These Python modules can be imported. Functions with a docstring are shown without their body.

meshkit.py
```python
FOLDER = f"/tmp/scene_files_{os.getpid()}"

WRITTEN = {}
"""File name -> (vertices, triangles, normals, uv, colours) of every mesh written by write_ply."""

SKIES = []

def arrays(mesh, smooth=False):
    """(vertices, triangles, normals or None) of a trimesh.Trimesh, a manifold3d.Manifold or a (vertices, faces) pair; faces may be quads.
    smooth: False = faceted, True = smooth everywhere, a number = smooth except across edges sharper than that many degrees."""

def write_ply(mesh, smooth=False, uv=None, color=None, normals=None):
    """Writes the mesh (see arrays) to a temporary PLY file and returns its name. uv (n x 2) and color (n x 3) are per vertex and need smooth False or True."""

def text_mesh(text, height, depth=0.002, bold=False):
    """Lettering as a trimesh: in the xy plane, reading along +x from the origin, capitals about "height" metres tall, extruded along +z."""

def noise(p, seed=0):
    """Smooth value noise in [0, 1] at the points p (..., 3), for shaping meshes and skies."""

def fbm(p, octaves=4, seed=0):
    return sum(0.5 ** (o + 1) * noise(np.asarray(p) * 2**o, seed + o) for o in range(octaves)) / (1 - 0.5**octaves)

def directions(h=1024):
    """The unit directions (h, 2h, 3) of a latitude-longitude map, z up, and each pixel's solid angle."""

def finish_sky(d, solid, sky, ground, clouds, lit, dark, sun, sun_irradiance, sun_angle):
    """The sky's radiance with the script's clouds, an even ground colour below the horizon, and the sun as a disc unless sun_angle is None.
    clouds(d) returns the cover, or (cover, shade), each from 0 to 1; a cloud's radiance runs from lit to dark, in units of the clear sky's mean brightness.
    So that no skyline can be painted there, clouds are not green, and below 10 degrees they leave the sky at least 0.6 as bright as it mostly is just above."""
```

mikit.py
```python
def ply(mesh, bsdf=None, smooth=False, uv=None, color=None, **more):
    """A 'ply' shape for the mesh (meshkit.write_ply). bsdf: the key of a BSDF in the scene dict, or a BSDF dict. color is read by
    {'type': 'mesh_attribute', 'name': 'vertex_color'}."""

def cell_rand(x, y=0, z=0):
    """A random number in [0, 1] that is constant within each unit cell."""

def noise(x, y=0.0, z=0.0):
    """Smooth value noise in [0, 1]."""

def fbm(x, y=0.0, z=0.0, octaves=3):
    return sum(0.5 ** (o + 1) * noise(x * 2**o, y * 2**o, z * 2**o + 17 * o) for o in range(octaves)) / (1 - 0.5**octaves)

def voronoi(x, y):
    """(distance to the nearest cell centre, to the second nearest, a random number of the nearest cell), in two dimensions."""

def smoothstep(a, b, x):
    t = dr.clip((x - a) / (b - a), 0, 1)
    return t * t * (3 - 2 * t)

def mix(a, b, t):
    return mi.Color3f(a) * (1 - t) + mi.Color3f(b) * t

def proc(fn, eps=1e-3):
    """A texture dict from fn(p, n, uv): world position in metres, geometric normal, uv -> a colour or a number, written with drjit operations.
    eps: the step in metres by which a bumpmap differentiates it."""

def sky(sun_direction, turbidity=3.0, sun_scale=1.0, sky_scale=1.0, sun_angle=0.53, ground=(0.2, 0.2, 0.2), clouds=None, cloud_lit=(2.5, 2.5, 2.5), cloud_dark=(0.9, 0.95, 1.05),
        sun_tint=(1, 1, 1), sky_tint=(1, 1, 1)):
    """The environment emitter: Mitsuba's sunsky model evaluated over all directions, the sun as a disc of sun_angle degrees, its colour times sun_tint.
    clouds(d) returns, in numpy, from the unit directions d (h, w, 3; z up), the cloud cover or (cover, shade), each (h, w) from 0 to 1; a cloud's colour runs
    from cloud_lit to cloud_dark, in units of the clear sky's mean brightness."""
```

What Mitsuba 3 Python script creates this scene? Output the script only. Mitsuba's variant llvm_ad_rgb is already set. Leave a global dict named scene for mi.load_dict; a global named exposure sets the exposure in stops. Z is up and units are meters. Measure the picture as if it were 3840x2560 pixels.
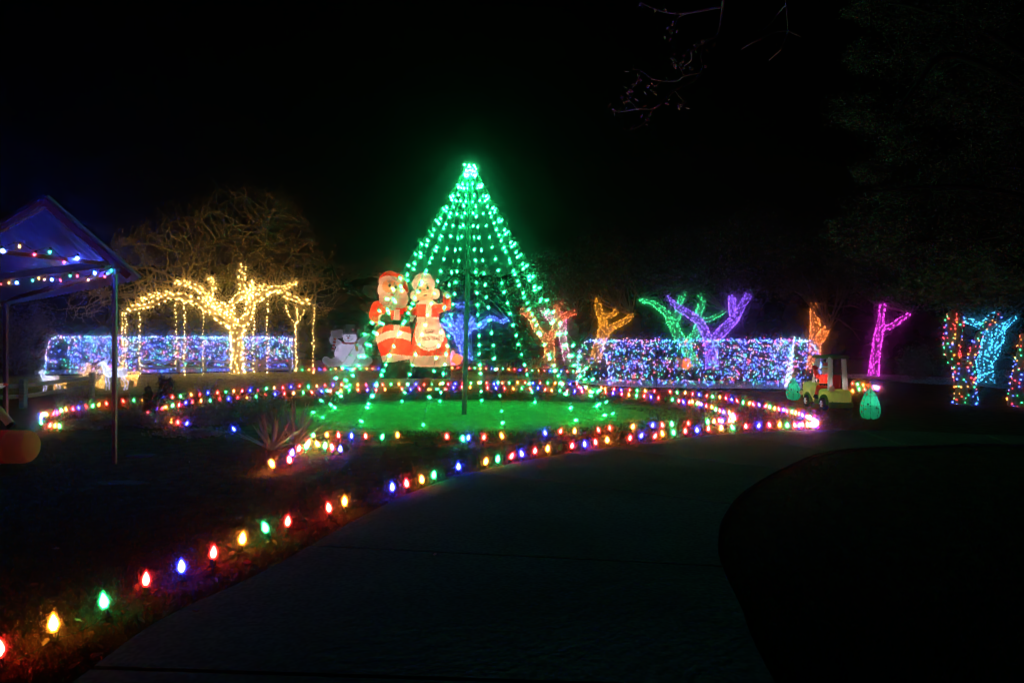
import math, random
import numpy as np, trimesh, mitsuba as mi, mikit, meshkit, drjit as dr
import manifold3d as m3
from scipy.spatial import cKDTree
from shapely.geometry import Polygon, LineString, Point
from shapely.ops import split as shp_split

T = mi.ScalarTransform4f
rnd = random.Random(11)
rng = np.random.default_rng(11)
scene, labels = {"type": "scene"}, {}

# ---------------------------------------------------------------- camera, sky, exposure
F, CX, HZ, H0 = 2560.0, 1920.0, 1290.0, 1.5        # focal length, centre column, horizon row (photograph pixels), eye height
exposure = 4.0
EX = 2.0 ** exposure                               # lamp strengths below are written as seen on the picture
scene["camera"] = {"type": "perspective", "fov": math.degrees(2 * math.atan(1920 / F)), "fov_axis": "x", "near_clip": 0.05, "far_clip": 2000.0,
                   "to_world": T().look_at(origin=[0, 0, H0], target=[0, 1, H0 + 10 / F], up=[0, 0, 1]), "medium": {"type": "ref", "id": "bloom_air"}}
scene["sky"] = {**mikit.sky([0.3, 0.9, 0.15], turbidity=3, sun_scale=0.0, sky_scale=6e-5, ground=(0.02, 0.02, 0.02)), "sampling_weight": 0.4}
scene["bloom_air"] = {"type": "homogeneous", "albedo": 0.95, "sigma_t": 0.0125, "phase": {"type": "hg", "g": 0.995}}  # added scattering medium, standing in for lens bloom round the lamps


def P(px, py, d):
    """The point at distance d (metres along the view axis) that stands at a pixel of the photograph."""
    return np.array([(px - CX) / F * d, d, H0 + (HZ - py) / F * d])


def G(px, py, z=0.0):
    """The point of the ground at a pixel."""
    d = F * (H0 - z) / (py - HZ)
    return np.array([(px - CX) / F * d, d, z])


# ---------------------------------------------------------------- names, shapes
COUNT = {}


def fresh(name):
    n = COUNT.get(name, -1) + 1
    COUNT[name] = n
    return name if n == 0 else f"{name}_{n:03d}"


def thing(name, label, category, group=None, kind=None):
    key = fresh(name)
    labels[key] = {"label": label}
    if kind is None or kind == "stuff":
        labels[key]["category"] = category
    if group:
        labels[key]["group"] = group
    if kind:
        labels[key]["kind"] = kind
    return key


def put(parent, name, shape, label=None, kind=None):
    key = fresh(f"{parent}__{name}")
    scene[key] = shape
    if label or kind:
        labels[key] = {k: v for k, v in (("label", label), ("kind", kind)) if v}
    return key


WEIGHTS = {}


def lamp(color, cls):
    """An area light on a bulb; cls says which family of lamps it belongs to (for how often the renderer looks at it)."""
    e = {"type": "area", "radiance": {"type": "rgb", "value": [c / EX for c in color]}}
    WEIGHTS.setdefault(cls, []).append(e)
    return e


def cat(ms):
    vs, fs, n = [], [], 0
    for m in ms:
        v, f = (np.asarray(m.vertices), np.asarray(m.faces)) if hasattr(m, "vertices") else m
        vs.append(v); fs.append(f + n); n += len(v)
    return np.vstack(vs), np.vstack(fs)


def tube(pts, rad, sides=8, cap=True):
    p = np.asarray(pts, float)
    r = np.broadcast_to(np.asarray(rad, float), (len(p),))
    t = np.gradient(p, axis=0)
    t /= np.linalg.norm(t, axis=1, keepdims=True) + 1e-12
    a = np.cross(t, np.where(np.abs(t[:, 2:]) < 0.9, [0, 0, 1.0], [1.0, 0, 0]))
    a /= np.linalg.norm(a, axis=1, keepdims=True) + 1e-12
    b, ang = np.cross(t, a), np.arange(sides) * 2 * np.pi / sides
    v = (p[:, None] + r[:, None, None] * (np.cos(ang)[None, :, None] * a[:, None] + np.sin(ang)[None, :, None] * b[:, None])).reshape(-1, 3)
    i, j = np.meshgrid(np.arange(len(p) - 1), np.arange(sides), indexing="ij")
    q = np.stack([i * sides + j, i * sides + (j + 1) % sides, (i + 1) * sides + (j + 1) % sides, (i + 1) * sides + j], -1).reshape(-1, 4)
    f = np.vstack([q[:, [0, 2, 1]], q[:, [0, 3, 2]]])
    if cap:
        n = len(v)
        v = np.vstack([v, p[:1], p[-1:]])
        k = np.arange(sides)
        f = np.vstack([f, np.stack([k * 0 + n, k, (k + 1) % sides], 1), np.stack([k * 0 + n + 1, (len(p) - 1) * sides + (k + 1) % sides, (len(p) - 1) * sides + k], 1)])
    return v, f


def spline(pts, n, *more):
    """Catmull-Rom through the points (and through further per-point values)."""
    p = np.hstack([np.asarray(pts, float)] + [np.asarray(m, float).reshape(len(pts), -1) for m in more])
    p = np.vstack([2 * p[0] - p[1], p, 2 * p[-1] - p[-2]])
    out = []
    segs = len(p) - 3
    for s in np.linspace(0, segs - 1e-9, n):
        i = int(s); t = s - i
        a, b, c, d = p[i], p[i + 1], p[i + 2], p[i + 3]
        out.append(0.5 * (2 * b + (c - a) * t + (2 * a - 5 * b + 4 * c - d) * t * t + (3 * b - a - 3 * c + d) * t ** 3))
    return np.array(out)


def box(cx, cy, cz, sx, sy, sz, bevel=0.0):
    if bevel <= 0:
        m = trimesh.creation.box((sx, sy, sz)); m.apply_translation((cx, cy, cz))
        return np.array(m.vertices), np.array(m.faces)
    b = bevel
    hs = [(x * (sx / 2 - (b if k != 0 else 0)), y * (sy / 2 - (b if k != 1 else 0)), z * (sz / 2 - (b if k != 2 else 0))) for x in (-1, 1) for y in (-1, 1) for z in (-1, 1) for k in range(3)]
    m = trimesh.Trimesh(hs).convex_hull if False else trimesh.convex.convex_hull(np.array(hs))
    return np.array(m.vertices) + [cx, cy, cz], np.array(m.faces)


def bar(a, b, w, h, bevel=0.0):
    """A squared beam from a to b: w across, h upright."""
    a, b = np.asarray(a, float), np.asarray(b, float)
    L = np.linalg.norm(b - a); x = (b - a) / L
    y = np.cross([0, 0, 1.0], x)
    y = y / np.linalg.norm(y) if np.linalg.norm(y) > 1e-6 else np.array([0, 1.0, 0])
    z = np.cross(x, y)
    v, f = box(0, 0, 0, L, w, h, bevel)
    return (a + b) / 2 + v[:, :1] * x + v[:, 1:2] * y + v[:, 2:3] * z, f


ICO = trimesh.creation.icosphere(subdivisions=0)
ICO1 = trimesh.creation.icosphere(subdivisions=1)
OCT = (np.array([[1, 0, 0], [-1, 0, 0], [0, 1, 0], [0, -1, 0], [0, 0, 1], [0, 0, -1]], float),
       np.array([[0, 2, 4], [2, 1, 4], [1, 3, 4], [3, 0, 4], [2, 0, 5], [1, 2, 5], [3, 1, 5], [0, 3, 5]]))


def dots(centres, r, base=OCT):
    c = np.asarray(centres, float)
    v, f = (np.asarray(base.vertices), np.asarray(base.faces)) if hasattr(base, "vertices") else base
    r = np.broadcast_to(np.asarray(r, float), (len(c),))
    V = (c[:, None] + v[None] * r[:, None, None]).reshape(-1, 3)
    Fc = (f[None] + (np.arange(len(c)) * len(v))[:, None, None]).reshape(-1, 3)
    return V, Fc


def ellipsoid(c, r, n=2):
    m = trimesh.creation.icosphere(subdivisions=n)
    return np.asarray(m.vertices) * np.asarray(r, float) + np.asarray(c, float), np.asarray(m.faces)


def leaves(centres, size, seed, flat=0.5, aspect=0.5):
    """Small pointed leaves (two triangles each) at the centres."""
    g = np.random.default_rng(seed)
    c = np.asarray(centres, float); n = len(c)
    d = g.normal(size=(n, 3)); d[:, 2] *= flat; d /= np.linalg.norm(d, axis=1, keepdims=True)
    s = np.cross(d, g.normal(size=(n, 3))); s /= np.linalg.norm(s, axis=1, keepdims=True)
    L = size * g.uniform(0.6, 1.3, (n, 1))
    V = np.stack([c - d * L / 2, c + s * L * aspect / 2, c + d * L / 2, c - s * L * aspect / 2], 1).reshape(-1, 3)
    k = np.arange(n)[:, None] * 4
    return V, np.vstack([k + [0, 1, 2], k + [0, 2, 3]])


def flip_out(v, f):
    """Area lights shine along their normals: closed meshes must face outward."""
    m = trimesh.Trimesh(v, f, process=False)
    return (v, f[:, ::-1]) if m.volume < 0 else (v, f)


def loft(rows, sides=28):
    """A closed body from rows (cx, cz, half width, half depth[, cy]) listed from the bottom up."""
    ang = np.arange(sides) * 2 * np.pi / sides
    V = []
    for r in rows:
        cx, cz, hw, hd = r[:4]; cy = r[4] if len(r) > 4 else 0.0
        V.append(np.stack([cx + hw * np.cos(ang), cy + hd * np.sin(ang), np.full(sides, cz)], 1))
    n = len(rows)
    v = np.vstack(V + [[[rows[0][0], rows[0][4] if len(rows[0]) > 4 else 0, rows[0][1]], [rows[-1][0], rows[-1][4] if len(rows[-1]) > 4 else 0, rows[-1][1]]]])
    i, j = np.meshgrid(np.arange(n - 1), np.arange(sides), indexing="ij")
    q = np.stack([i * sides + j, i * sides + (j + 1) % sides, (i + 1) * sides + (j + 1) % sides, (i + 1) * sides + j], -1).reshape(-1, 4)
    k = np.arange(sides); a = n * sides
    f = np.vstack([q[:, [0, 1, 2]], q[:, [0, 2, 3]], np.stack([k * 0 + a, (k + 1) % sides, k], 1), np.stack([k * 0 + a + 1, (n - 1) * sides + k, (n - 1) * sides + (k + 1) % sides], 1)])
    return v, f


def mani(vf):
    return m3.Manifold(m3.Mesh(vert_properties=np.asarray(vf[0], np.float32), tri_verts=np.asarray(vf[1], np.uint32)))


def blob_chain(pts, rads):
    """Limb of an inflatable: hulls of spheres from joint to joint."""
    out = None
    for a, b, ra, rb in zip(pts[:-1], pts[1:], rads[:-1], rads[1:]):
        h = m3.Manifold.batch_hull([m3.Manifold.sphere(ra, 20).translate(tuple(map(float, a))), m3.Manifold.sphere(rb, 20).translate(tuple(map(float, b)))])
        out = h if out is None else out + h
    return out


def smooth_union(parts, edge, iters=6):
    m = parts[0]
    for p in parts[1:]:
        m = m + p
    m = m.refine_to_length(edge)
    q = m.to_mesh()
    t = trimesh.Trimesh(np.array(q.vert_properties[:, :3], float), np.array(q.tri_verts), process=True)
    trimesh.smoothing.filter_taubin(t, lamb=0.5, nu=0.52, iterations=iters)
    return t


def pieces(t, classify):
    """Cuts the skin of an inflatable into its differently coloured cloths: {name: mesh}."""
    names = classify(t.triangles_center, t.face_normals)
    n = t.vertex_normals
    out = {}
    for name in sorted(set(names)):
        f = t.faces[names == name]
        used = np.unique(f)
        remap = np.full(len(t.vertices), -1); remap[used] = np.arange(len(used))
        out[name] = (t.vertices[used], remap[f])
    return out


# ---------------------------------------------------------------- materials
def diffuse(c):
    return {"type": "twosided", "bsdf": {"type": "diffuse", "reflectance": {"type": "rgb", "value": list(c)}}}


def rough(c, r=0.5, metallic=0.0):
    return {"type": "twosided", "bsdf": {"type": "principled", "base_color": {"type": "rgb", "value": list(c)}, "roughness": r, "metallic": metallic}}


def cloth(c, trans=1.0):
    return {"type": "principledthin", "base_color": {"type": "rgb", "value": list(c)}, "roughness": 0.6, "spec_trans": 0.0, "diff_trans": trans, "eta": 1.3}


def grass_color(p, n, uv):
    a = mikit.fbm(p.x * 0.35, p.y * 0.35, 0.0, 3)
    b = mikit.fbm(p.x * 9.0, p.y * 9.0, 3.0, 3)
    e = dr.sqrt(dr.square((p.x + 1.0) / 4.3) + dr.square((p.y - 14.7) / 3.3)) + 0.25 * a       # the grass lit by the light cone round the pole
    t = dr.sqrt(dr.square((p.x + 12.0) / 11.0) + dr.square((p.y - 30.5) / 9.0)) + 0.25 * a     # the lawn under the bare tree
    green = 1 - mikit.smoothstep(0.95, 1.35, dr.minimum(e, t))  # lighter, greener colour painted in where the lamps light the grass
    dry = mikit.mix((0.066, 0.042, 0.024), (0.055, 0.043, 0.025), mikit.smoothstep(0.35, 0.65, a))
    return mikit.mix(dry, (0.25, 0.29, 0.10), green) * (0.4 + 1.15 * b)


def grass_bump(p, n, uv):
    return 0.03 * mikit.fbm(p.x * 14, p.y * 14, 0.0, 3)


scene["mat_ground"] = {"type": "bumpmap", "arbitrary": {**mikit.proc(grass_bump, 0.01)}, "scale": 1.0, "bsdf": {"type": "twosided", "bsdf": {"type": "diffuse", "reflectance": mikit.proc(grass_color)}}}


def path_color(p, n, uv):
    a = mikit.fbm(p.x * 1.3, p.y * 1.3, 1.0, 4)
    b = mikit.noise(p.x * 60, p.y * 60, 0.0)
    return mikit.mix((0.055, 0.06, 0.052), (0.115, 0.122, 0.11), a) * (0.65 + 0.6 * b)


def path_bump(p, n, uv):
    return 0.006 * mikit.fbm(p.x * 45, p.y * 45, 0.0, 2) + 0.004 * mikit.smoothstep(0.55, 0.7, mikit.noise(p.x * 22, p.y * 22, 5.0))


scene["mat_path"] = {"type": "bumpmap", "arbitrary": {**mikit.proc(path_bump, 0.004)}, "scale": 1.0, "bsdf": {"type": "twosided", "bsdf": {"type": "diffuse", "reflectance": mikit.proc(path_color)}}}


def bark_color(p, n, uv):
    a = mikit.fbm(p.x * 9, p.y * 9, p.z * 3, 3)
    return mikit.mix((0.07, 0.055, 0.045), (0.22, 0.19, 0.16), a)


scene["mat_bark"] = {"type": "twosided", "bsdf": {"type": "diffuse", "reflectance": mikit.proc(bark_color)}}


def wood_color(p, n, uv):
    a = mikit.fbm(p.x * 6, p.y * 6, p.z * 30, 3)
    return mikit.mix((0.16, 0.14, 0.12), (0.36, 0.33, 0.29), a)


scene["mat_wood"] = {"type": "twosided", "bsdf": {"type": "diffuse", "reflectance": mikit.proc(wood_color)}}


def gravel_color(p, n, uv):
    d1, d2, r = mikit.voronoi(p.x * 12, p.y * 12)
    return mi.Color3f(0.32, 0.31, 0.3) * (0.5 + 0.9 * r)


scene["mat_gravel"] = {"type": "twosided", "bsdf": {"type": "diffuse", "reflectance": mikit.proc(gravel_color)}}
for name, c in dict(twig=(0.42, 0.33, 0.21), cord=(0.02, 0.035, 0.02), string_wire=(0.05, 0.1, 0.06), socket=(0.02, 0.03, 0.02), dark=(0.02, 0.02, 0.022), foliage=(0.055, 0.075, 0.035), oak_leaf=(0.11, 0.1, 0.065), near_leaf=(0.13, 0.085, 0.08), dry_leaf=(0.2, 0.09, 0.04),
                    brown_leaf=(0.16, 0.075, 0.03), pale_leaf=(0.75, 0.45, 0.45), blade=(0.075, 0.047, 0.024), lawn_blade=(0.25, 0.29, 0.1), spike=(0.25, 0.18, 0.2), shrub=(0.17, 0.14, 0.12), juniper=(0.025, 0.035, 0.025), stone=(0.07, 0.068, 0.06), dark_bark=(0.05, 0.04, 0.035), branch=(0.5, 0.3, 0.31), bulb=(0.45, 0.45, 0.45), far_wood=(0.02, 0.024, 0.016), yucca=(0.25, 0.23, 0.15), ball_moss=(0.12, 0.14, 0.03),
                    white_wire=(0.75, 0.75, 0.78), gold_wire=(0.6, 0.42, 0.15), black_print=(0.012, 0.012, 0.012), white_print=(0.8, 0.8, 0.8), red_print=(0.25, 0.03, 0.02), green_print=(0.03, 0.15, 0.05), frame=(0.03, 0.035, 0.03)).items():
    scene["mat_" + name] = diffuse(c)
scene["mat_metal"] = rough((0.6, 0.68, 0.85), 0.25, 0.7)
scene["mat_shell"] = {"type": "thindielectric", "int_ior": 1.06}
scene["mat_pole"] = rough((0.05, 0.05, 0.05), 0.45, 0.3)
scene["mat_red_paint"] = rough((0.12, 0.03, 0.03), 0.4)
for name, c in dict(red=(0.78, 0.06, 0.035), red_deep=(0.5, 0.02, 0.03), white=(0.86, 0.82, 0.8), skin=(0.85, 0.5, 0.25), green=(0.03, 0.14, 0.07), black=(0.02, 0.02, 0.02), lime=(0.48, 0.6, 0.17), moss=(0.08, 0.2, 0.05), teal=(0.03, 0.62, 0.34), tan=(0.75, 0.5, 0.32),
                    orange=(0.8, 0.3, 0.06), pink=(0.85, 0.4, 0.6), gold=(0.7, 0.4, 0.06), snow=(0.8, 0.78, 0.82), char=(0.1, 0.1, 0.115)).items():
    scene["cloth_" + name] = cloth(c)

# lamp colours, as the picture would show them before clipping
BULB = {"red": (70.0, 1.9, 1.3), "green": (1.3, 56.0, 11.0), "blue": (1.7, 2.6, 100.0), "orange": (64.0, 17.0, 1.5)}       # the hot diode inside a bulb
SHELL = {"red": (1.3, 0.02, 0.015), "green": (0.01, 0.75, 0.17), "blue": (0.03, 0.06, 1.5), "orange": (1.3, 0.36, 0.01)}  # its coloured plastic
STRING = {"red": (13.0, 0.75, 0.6), "green": (0.7, 12.0, 4.4), "blue": (0.3, 1.3, 26.0), "orange": (14.0, 5.2, 0.5)}
MINI = {"red": (4.2, 0.16, 0.16), "green": (0.1, 3.4, 1.1), "blue": (0.4, 0.9, 9.0), "orange": (4.2, 1.3, 0.12), "white": (2.0, 2.2, 4.0)}

# ---------------------------------------------------------------- ground, path
labels["ground"] = {"label": "dark winter lawn that carries the whole light display", "kind": "structure"}
MOUND = (-12.4, 31.2)


def ground_z(x, y):
    m = 0.22 * np.exp(-(((x - MOUND[0]) / 3.6) ** 2 + ((y - MOUND[1]) / 2.6) ** 2))
    return m


gx = np.concatenate([np.linspace(-160, -40, 25)[:-1], np.linspace(-40, 40, 161), np.linspace(40, 160, 25)[1:]])
gy = np.concatenate([np.linspace(-20, 60, 161), np.linspace(60, 190, 30)[1:]])
GX, GY = np.meshgrid(gx, gy)
gv = np.stack([GX, GY, ground_z(GX, GY)], -1).reshape(-1, 3)
gi, gj = np.meshgrid(np.arange(len(gy) - 1), np.arange(len(gx) - 1), indexing="ij")
W_ = len(gx)
gf = np.stack([gi * W_ + gj, gi * W_ + gj + 1, (gi + 1) * W_ + gj + 1, (gi + 1) * W_ + gj], -1).reshape(-1, 4)
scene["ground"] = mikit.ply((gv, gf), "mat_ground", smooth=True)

PL = [(-1.96, 0.4), (-1.92, 3.02), (-1.87, 3.69), (-1.6, 4.465), (-1.23, 6.05), (-0.65, 7.53), (0.64, 9.1), (2.87, 10.8), (4.2, 11.45), (5.26, 11.7), (6.8, 11.5), (8.2, 10.95), (14.0, 9.6)]
PR = [(0.9, 0.4), (1.16, 3.02), (1.29, 3.8), (1.395, 4.465), (1.52, 4.99), (1.82, 5.82), (2.36, 6.86), (3.29, 8.17), (4.28, 9.3), (5.14, 9.72), (6.44, 9.95), (7.48, 9.97), (14.0, 8.3)]
PLs, PRs = spline(PL, 90), spline(PR, 90)
path_poly = Polygon(np.vstack([PLs, PRs[::-1]])).buffer(0)
JOINTS = [((-1.95, 1.2), (0.95, 1.1)), ((-1.9, 3.1), (1.2, 2.9)), ((-1.32, 4.95), (1.34, 4.52)), ((-0.45, 7.85), (2.05, 6.25)), ((1.4, 9.72), (3.15, 8.0)), ((3.6, 11.25), (4.3, 9.3)), ((5.9, 11.65), (5.7, 9.85)), ((7.7, 11.15), (7.3, 9.97)), ((9.6, 10.6), (9.3, 9.7))]
cells = [path_poly]
for a, b in JOINTS:
    a, b = np.array(a), np.array(b)
    line = LineString([a - (b - a) * 0.4, b + (b - a) * 0.4])
    cells = [g for c in cells for g in shp_split(c, line).geoms]
labels["path"] = {"label": "concrete walking path curving from the camera to the right", "kind": "structure"}
for c in sorted(cells, key=lambda c: c.centroid.x + c.centroid.y):
    c = c.buffer(-0.014)
    if c.area < 0.05:
        continue
    m = trimesh.creation.extrude_polygon(c, 0.10, engine="earcut")
    m.apply_translation((0, 0, -0.065 + rnd.uniform(-0.003, 0.003)))
    put("path", "slab", mikit.ply(m, "mat_path"))


def on_path(x, y, margin=0.03):
    import shapely
    return shapely.contains_xy(path_poly.buffer(margin), x, y)


# far gravel strip on the right and the pale strips under the nets
def strip(key, label, pts, mat, z):
    labels[key] = {"label": label, "kind": "structure"}
    m = trimesh.creation.extrude_polygon(Polygon(pts).buffer(0.3).buffer(-0.3), 0.02, engine="earcut")
    m.apply_translation((0, 0, z - 0.02))
    scene[key] = mikit.ply(m, mat)


fg = [G(3100, 1405)[:2], G(3290, 1402)[:2], G(3480, 1412)[:2], G(3700, 1424)[:2], G(3860, 1436)[:2], G(3990, 1448)[:2], G(3990, 1464)[:2], G(3840, 1462)[:2], G(3650, 1446)[:2], G(3430, 1436)[:2], G(3250, 1420)[:2], G(3100, 1416)[:2]]
strip("gravel_path", "pale far path below the magenta and the cyan tree", fg, "mat_gravel", 0.012)

# grass blades where the camera can make them out
def grass_field(n, d0, d1, px0, px1, h, seed, keep):
    g = np.random.default_rng(seed)
    u = g.uniform(0, 1, n)
    d = 1 / (1 / d0 + (1 / d1 - 1 / d0) * u)
    x = (g.uniform(px0, px1, n) - CX) / F * d
    ok = keep(x, d) & ~on_path(x, d, -0.035)
    x, d = x[ok], d[ok]; n = len(x)
    a = g.uniform(0, 2 * np.pi, n); hh = h * g.uniform(0.5, 1.3, n)
    w = (0.0035 + 0.0006 * d) * g.uniform(0.7, 1.3, n)
    z = ground_z(x, d)
    b = np.stack([x, d, z - 0.004], 1)
    side = np.stack([np.cos(a), np.sin(a), 0 * a], 1) * w[:, None]
    lean = g.normal(size=(n, 3)) * 0.6; lean[:, 2] = 1.0
    tip = b + lean * hh[:, None]
    V = np.stack([b - side, b + side, tip], 1).reshape(-1, 3)
    return V, np.arange(3 * n).reshape(-1, 3)


key = thing("grass", "short dry brown grass blades covering the ground beside the path", "grass", kind="stuff")
scene[key] = mikit.ply(cat([grass_field(90000, 2.9, 10.8, -40, 3880, 0.033, 1, lambda x, y: x < 99), grass_field(30000, 10.8, 16.0, 1500, 3300, 0.03, 3, lambda x, y: ((x + 1.0) / 3.9) ** 2 + ((y - 14.7) / 3.0) ** 2 > 1)]), "mat_blade")
key = thing("grass", "fine lawn blades inside the ring, tinted bright green to carry the cone light", "grass", kind="stuff")
scene[key] = mikit.ply(grass_field(60000, 11.0, 19.0, 900, 2600, 0.018, 2, lambda x, y: ((x + 1.0) / 3.9) ** 2 + ((y - 14.7) / 3.0) ** 2 < 1), "mat_lawn_blade")  # blade colour carries the brightness of the lit ring

# ---------------------------------------------------------------- bulbs on stakes
prof = [(0.0, -0.012), (0.017, -0.012), (0.021, 0.0), (0.028, 0.010), (0.0305, 0.022), (0.028, 0.040), (0.0205, 0.060), (0.0115, 0.078), (0.004, 0.091), (0.0, 0.094)]
bulb_mesh = trimesh.creation.revolve(prof, sections=14)
bulb_mesh = flip_out(np.array(bulb_mesh.vertices), np.array(bulb_mesh.faces))
socket_mesh = cat([tube([(0, 0, -0.052), (0, 0, -0.010)], 0.0195, 10), bar((0, 0, -0.052), (0, 0, -0.19), 0.016, 0.012), tube([(-0.03, 0, -0.058), (0.03, 0, -0.058)], 0.007, 6)])
core_mesh = (bulb_mesh[0] * [0.68, 0.68, 0.74] + [0, 0, 0.008], bulb_mesh[1])
shell_ply, core_ply = mikit.ply(bulb_mesh, "mat_shell", smooth=True), mikit.ply(core_mesh, "mat_bulb", smooth=True)
tip = trimesh.creation.revolve([(0.0, 0.05), (0.0285, 0.05), (0.025, 0.064), (0.0135, 0.083), (0.0, 0.0915)], sections=14)
tip_ply = mikit.ply(flip_out(np.array(tip.vertices), np.array(tip.faces)), "mat_bulb", smooth=40)
bulb_ply, socket_ply = mikit.ply(bulb_mesh, "mat_bulb", smooth=True), mikit.ply(socket_mesh, "mat_socket")
unlit_ply = mikit.ply(bulb_mesh, "mat_green_print", smooth=True)
LIFT = 0.085                                       # height of a bulb's foot above the ground

R, Gn, B, O, U, S = "red", "green", "blue", "orange", "unlit", "bare"
row_front = [(0, 2420, R), (204, 2328, O), (395, 2246, Gn), (549, 2165, R), (683, 2115, B), (801, 2066, R), (909, 2014, O), (1000, 1971, Gn), (1079, 1949, R), (1236, 1898, R), (1293, 1874, O), (1472, 1821, B), (1527, 1808, R), (1583, 1792, O), (1627, 1776, Gn), (1720, 1746, B), (1820, 1726, O), (1865, 1717, Gn), (1915, 1706, R), (1958, 1697, B), (2005, 1687, R), (2053, 1679, O), (2100, 1673, U), (2144, 1668, R), (2193, 1662, B), (2234, 1654, R), (2277, 1646, O), (2319, 1644, S), (2361, 1638, R), (2402, 1630, B), (2454, 1632, R), (2485, 1623, O), (2526, 1619, Gn), (2569, 1613, R), (2614, 1610, B), (2656, 1604, R), (2704, 1602, O), (2750, 1599, Gn), (2797, 1596, R), (2844, 1593, B), (2887, 1590, R), (2922, 1590, O), (2951, 1592, Gn), (2982, 1592, R), (2995, 1591, B), (3011, 1590, R), (3027, 1590, O), (3040, 1590, Gn), (3049, 1591, R), (3057, 1592, B)]
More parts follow.
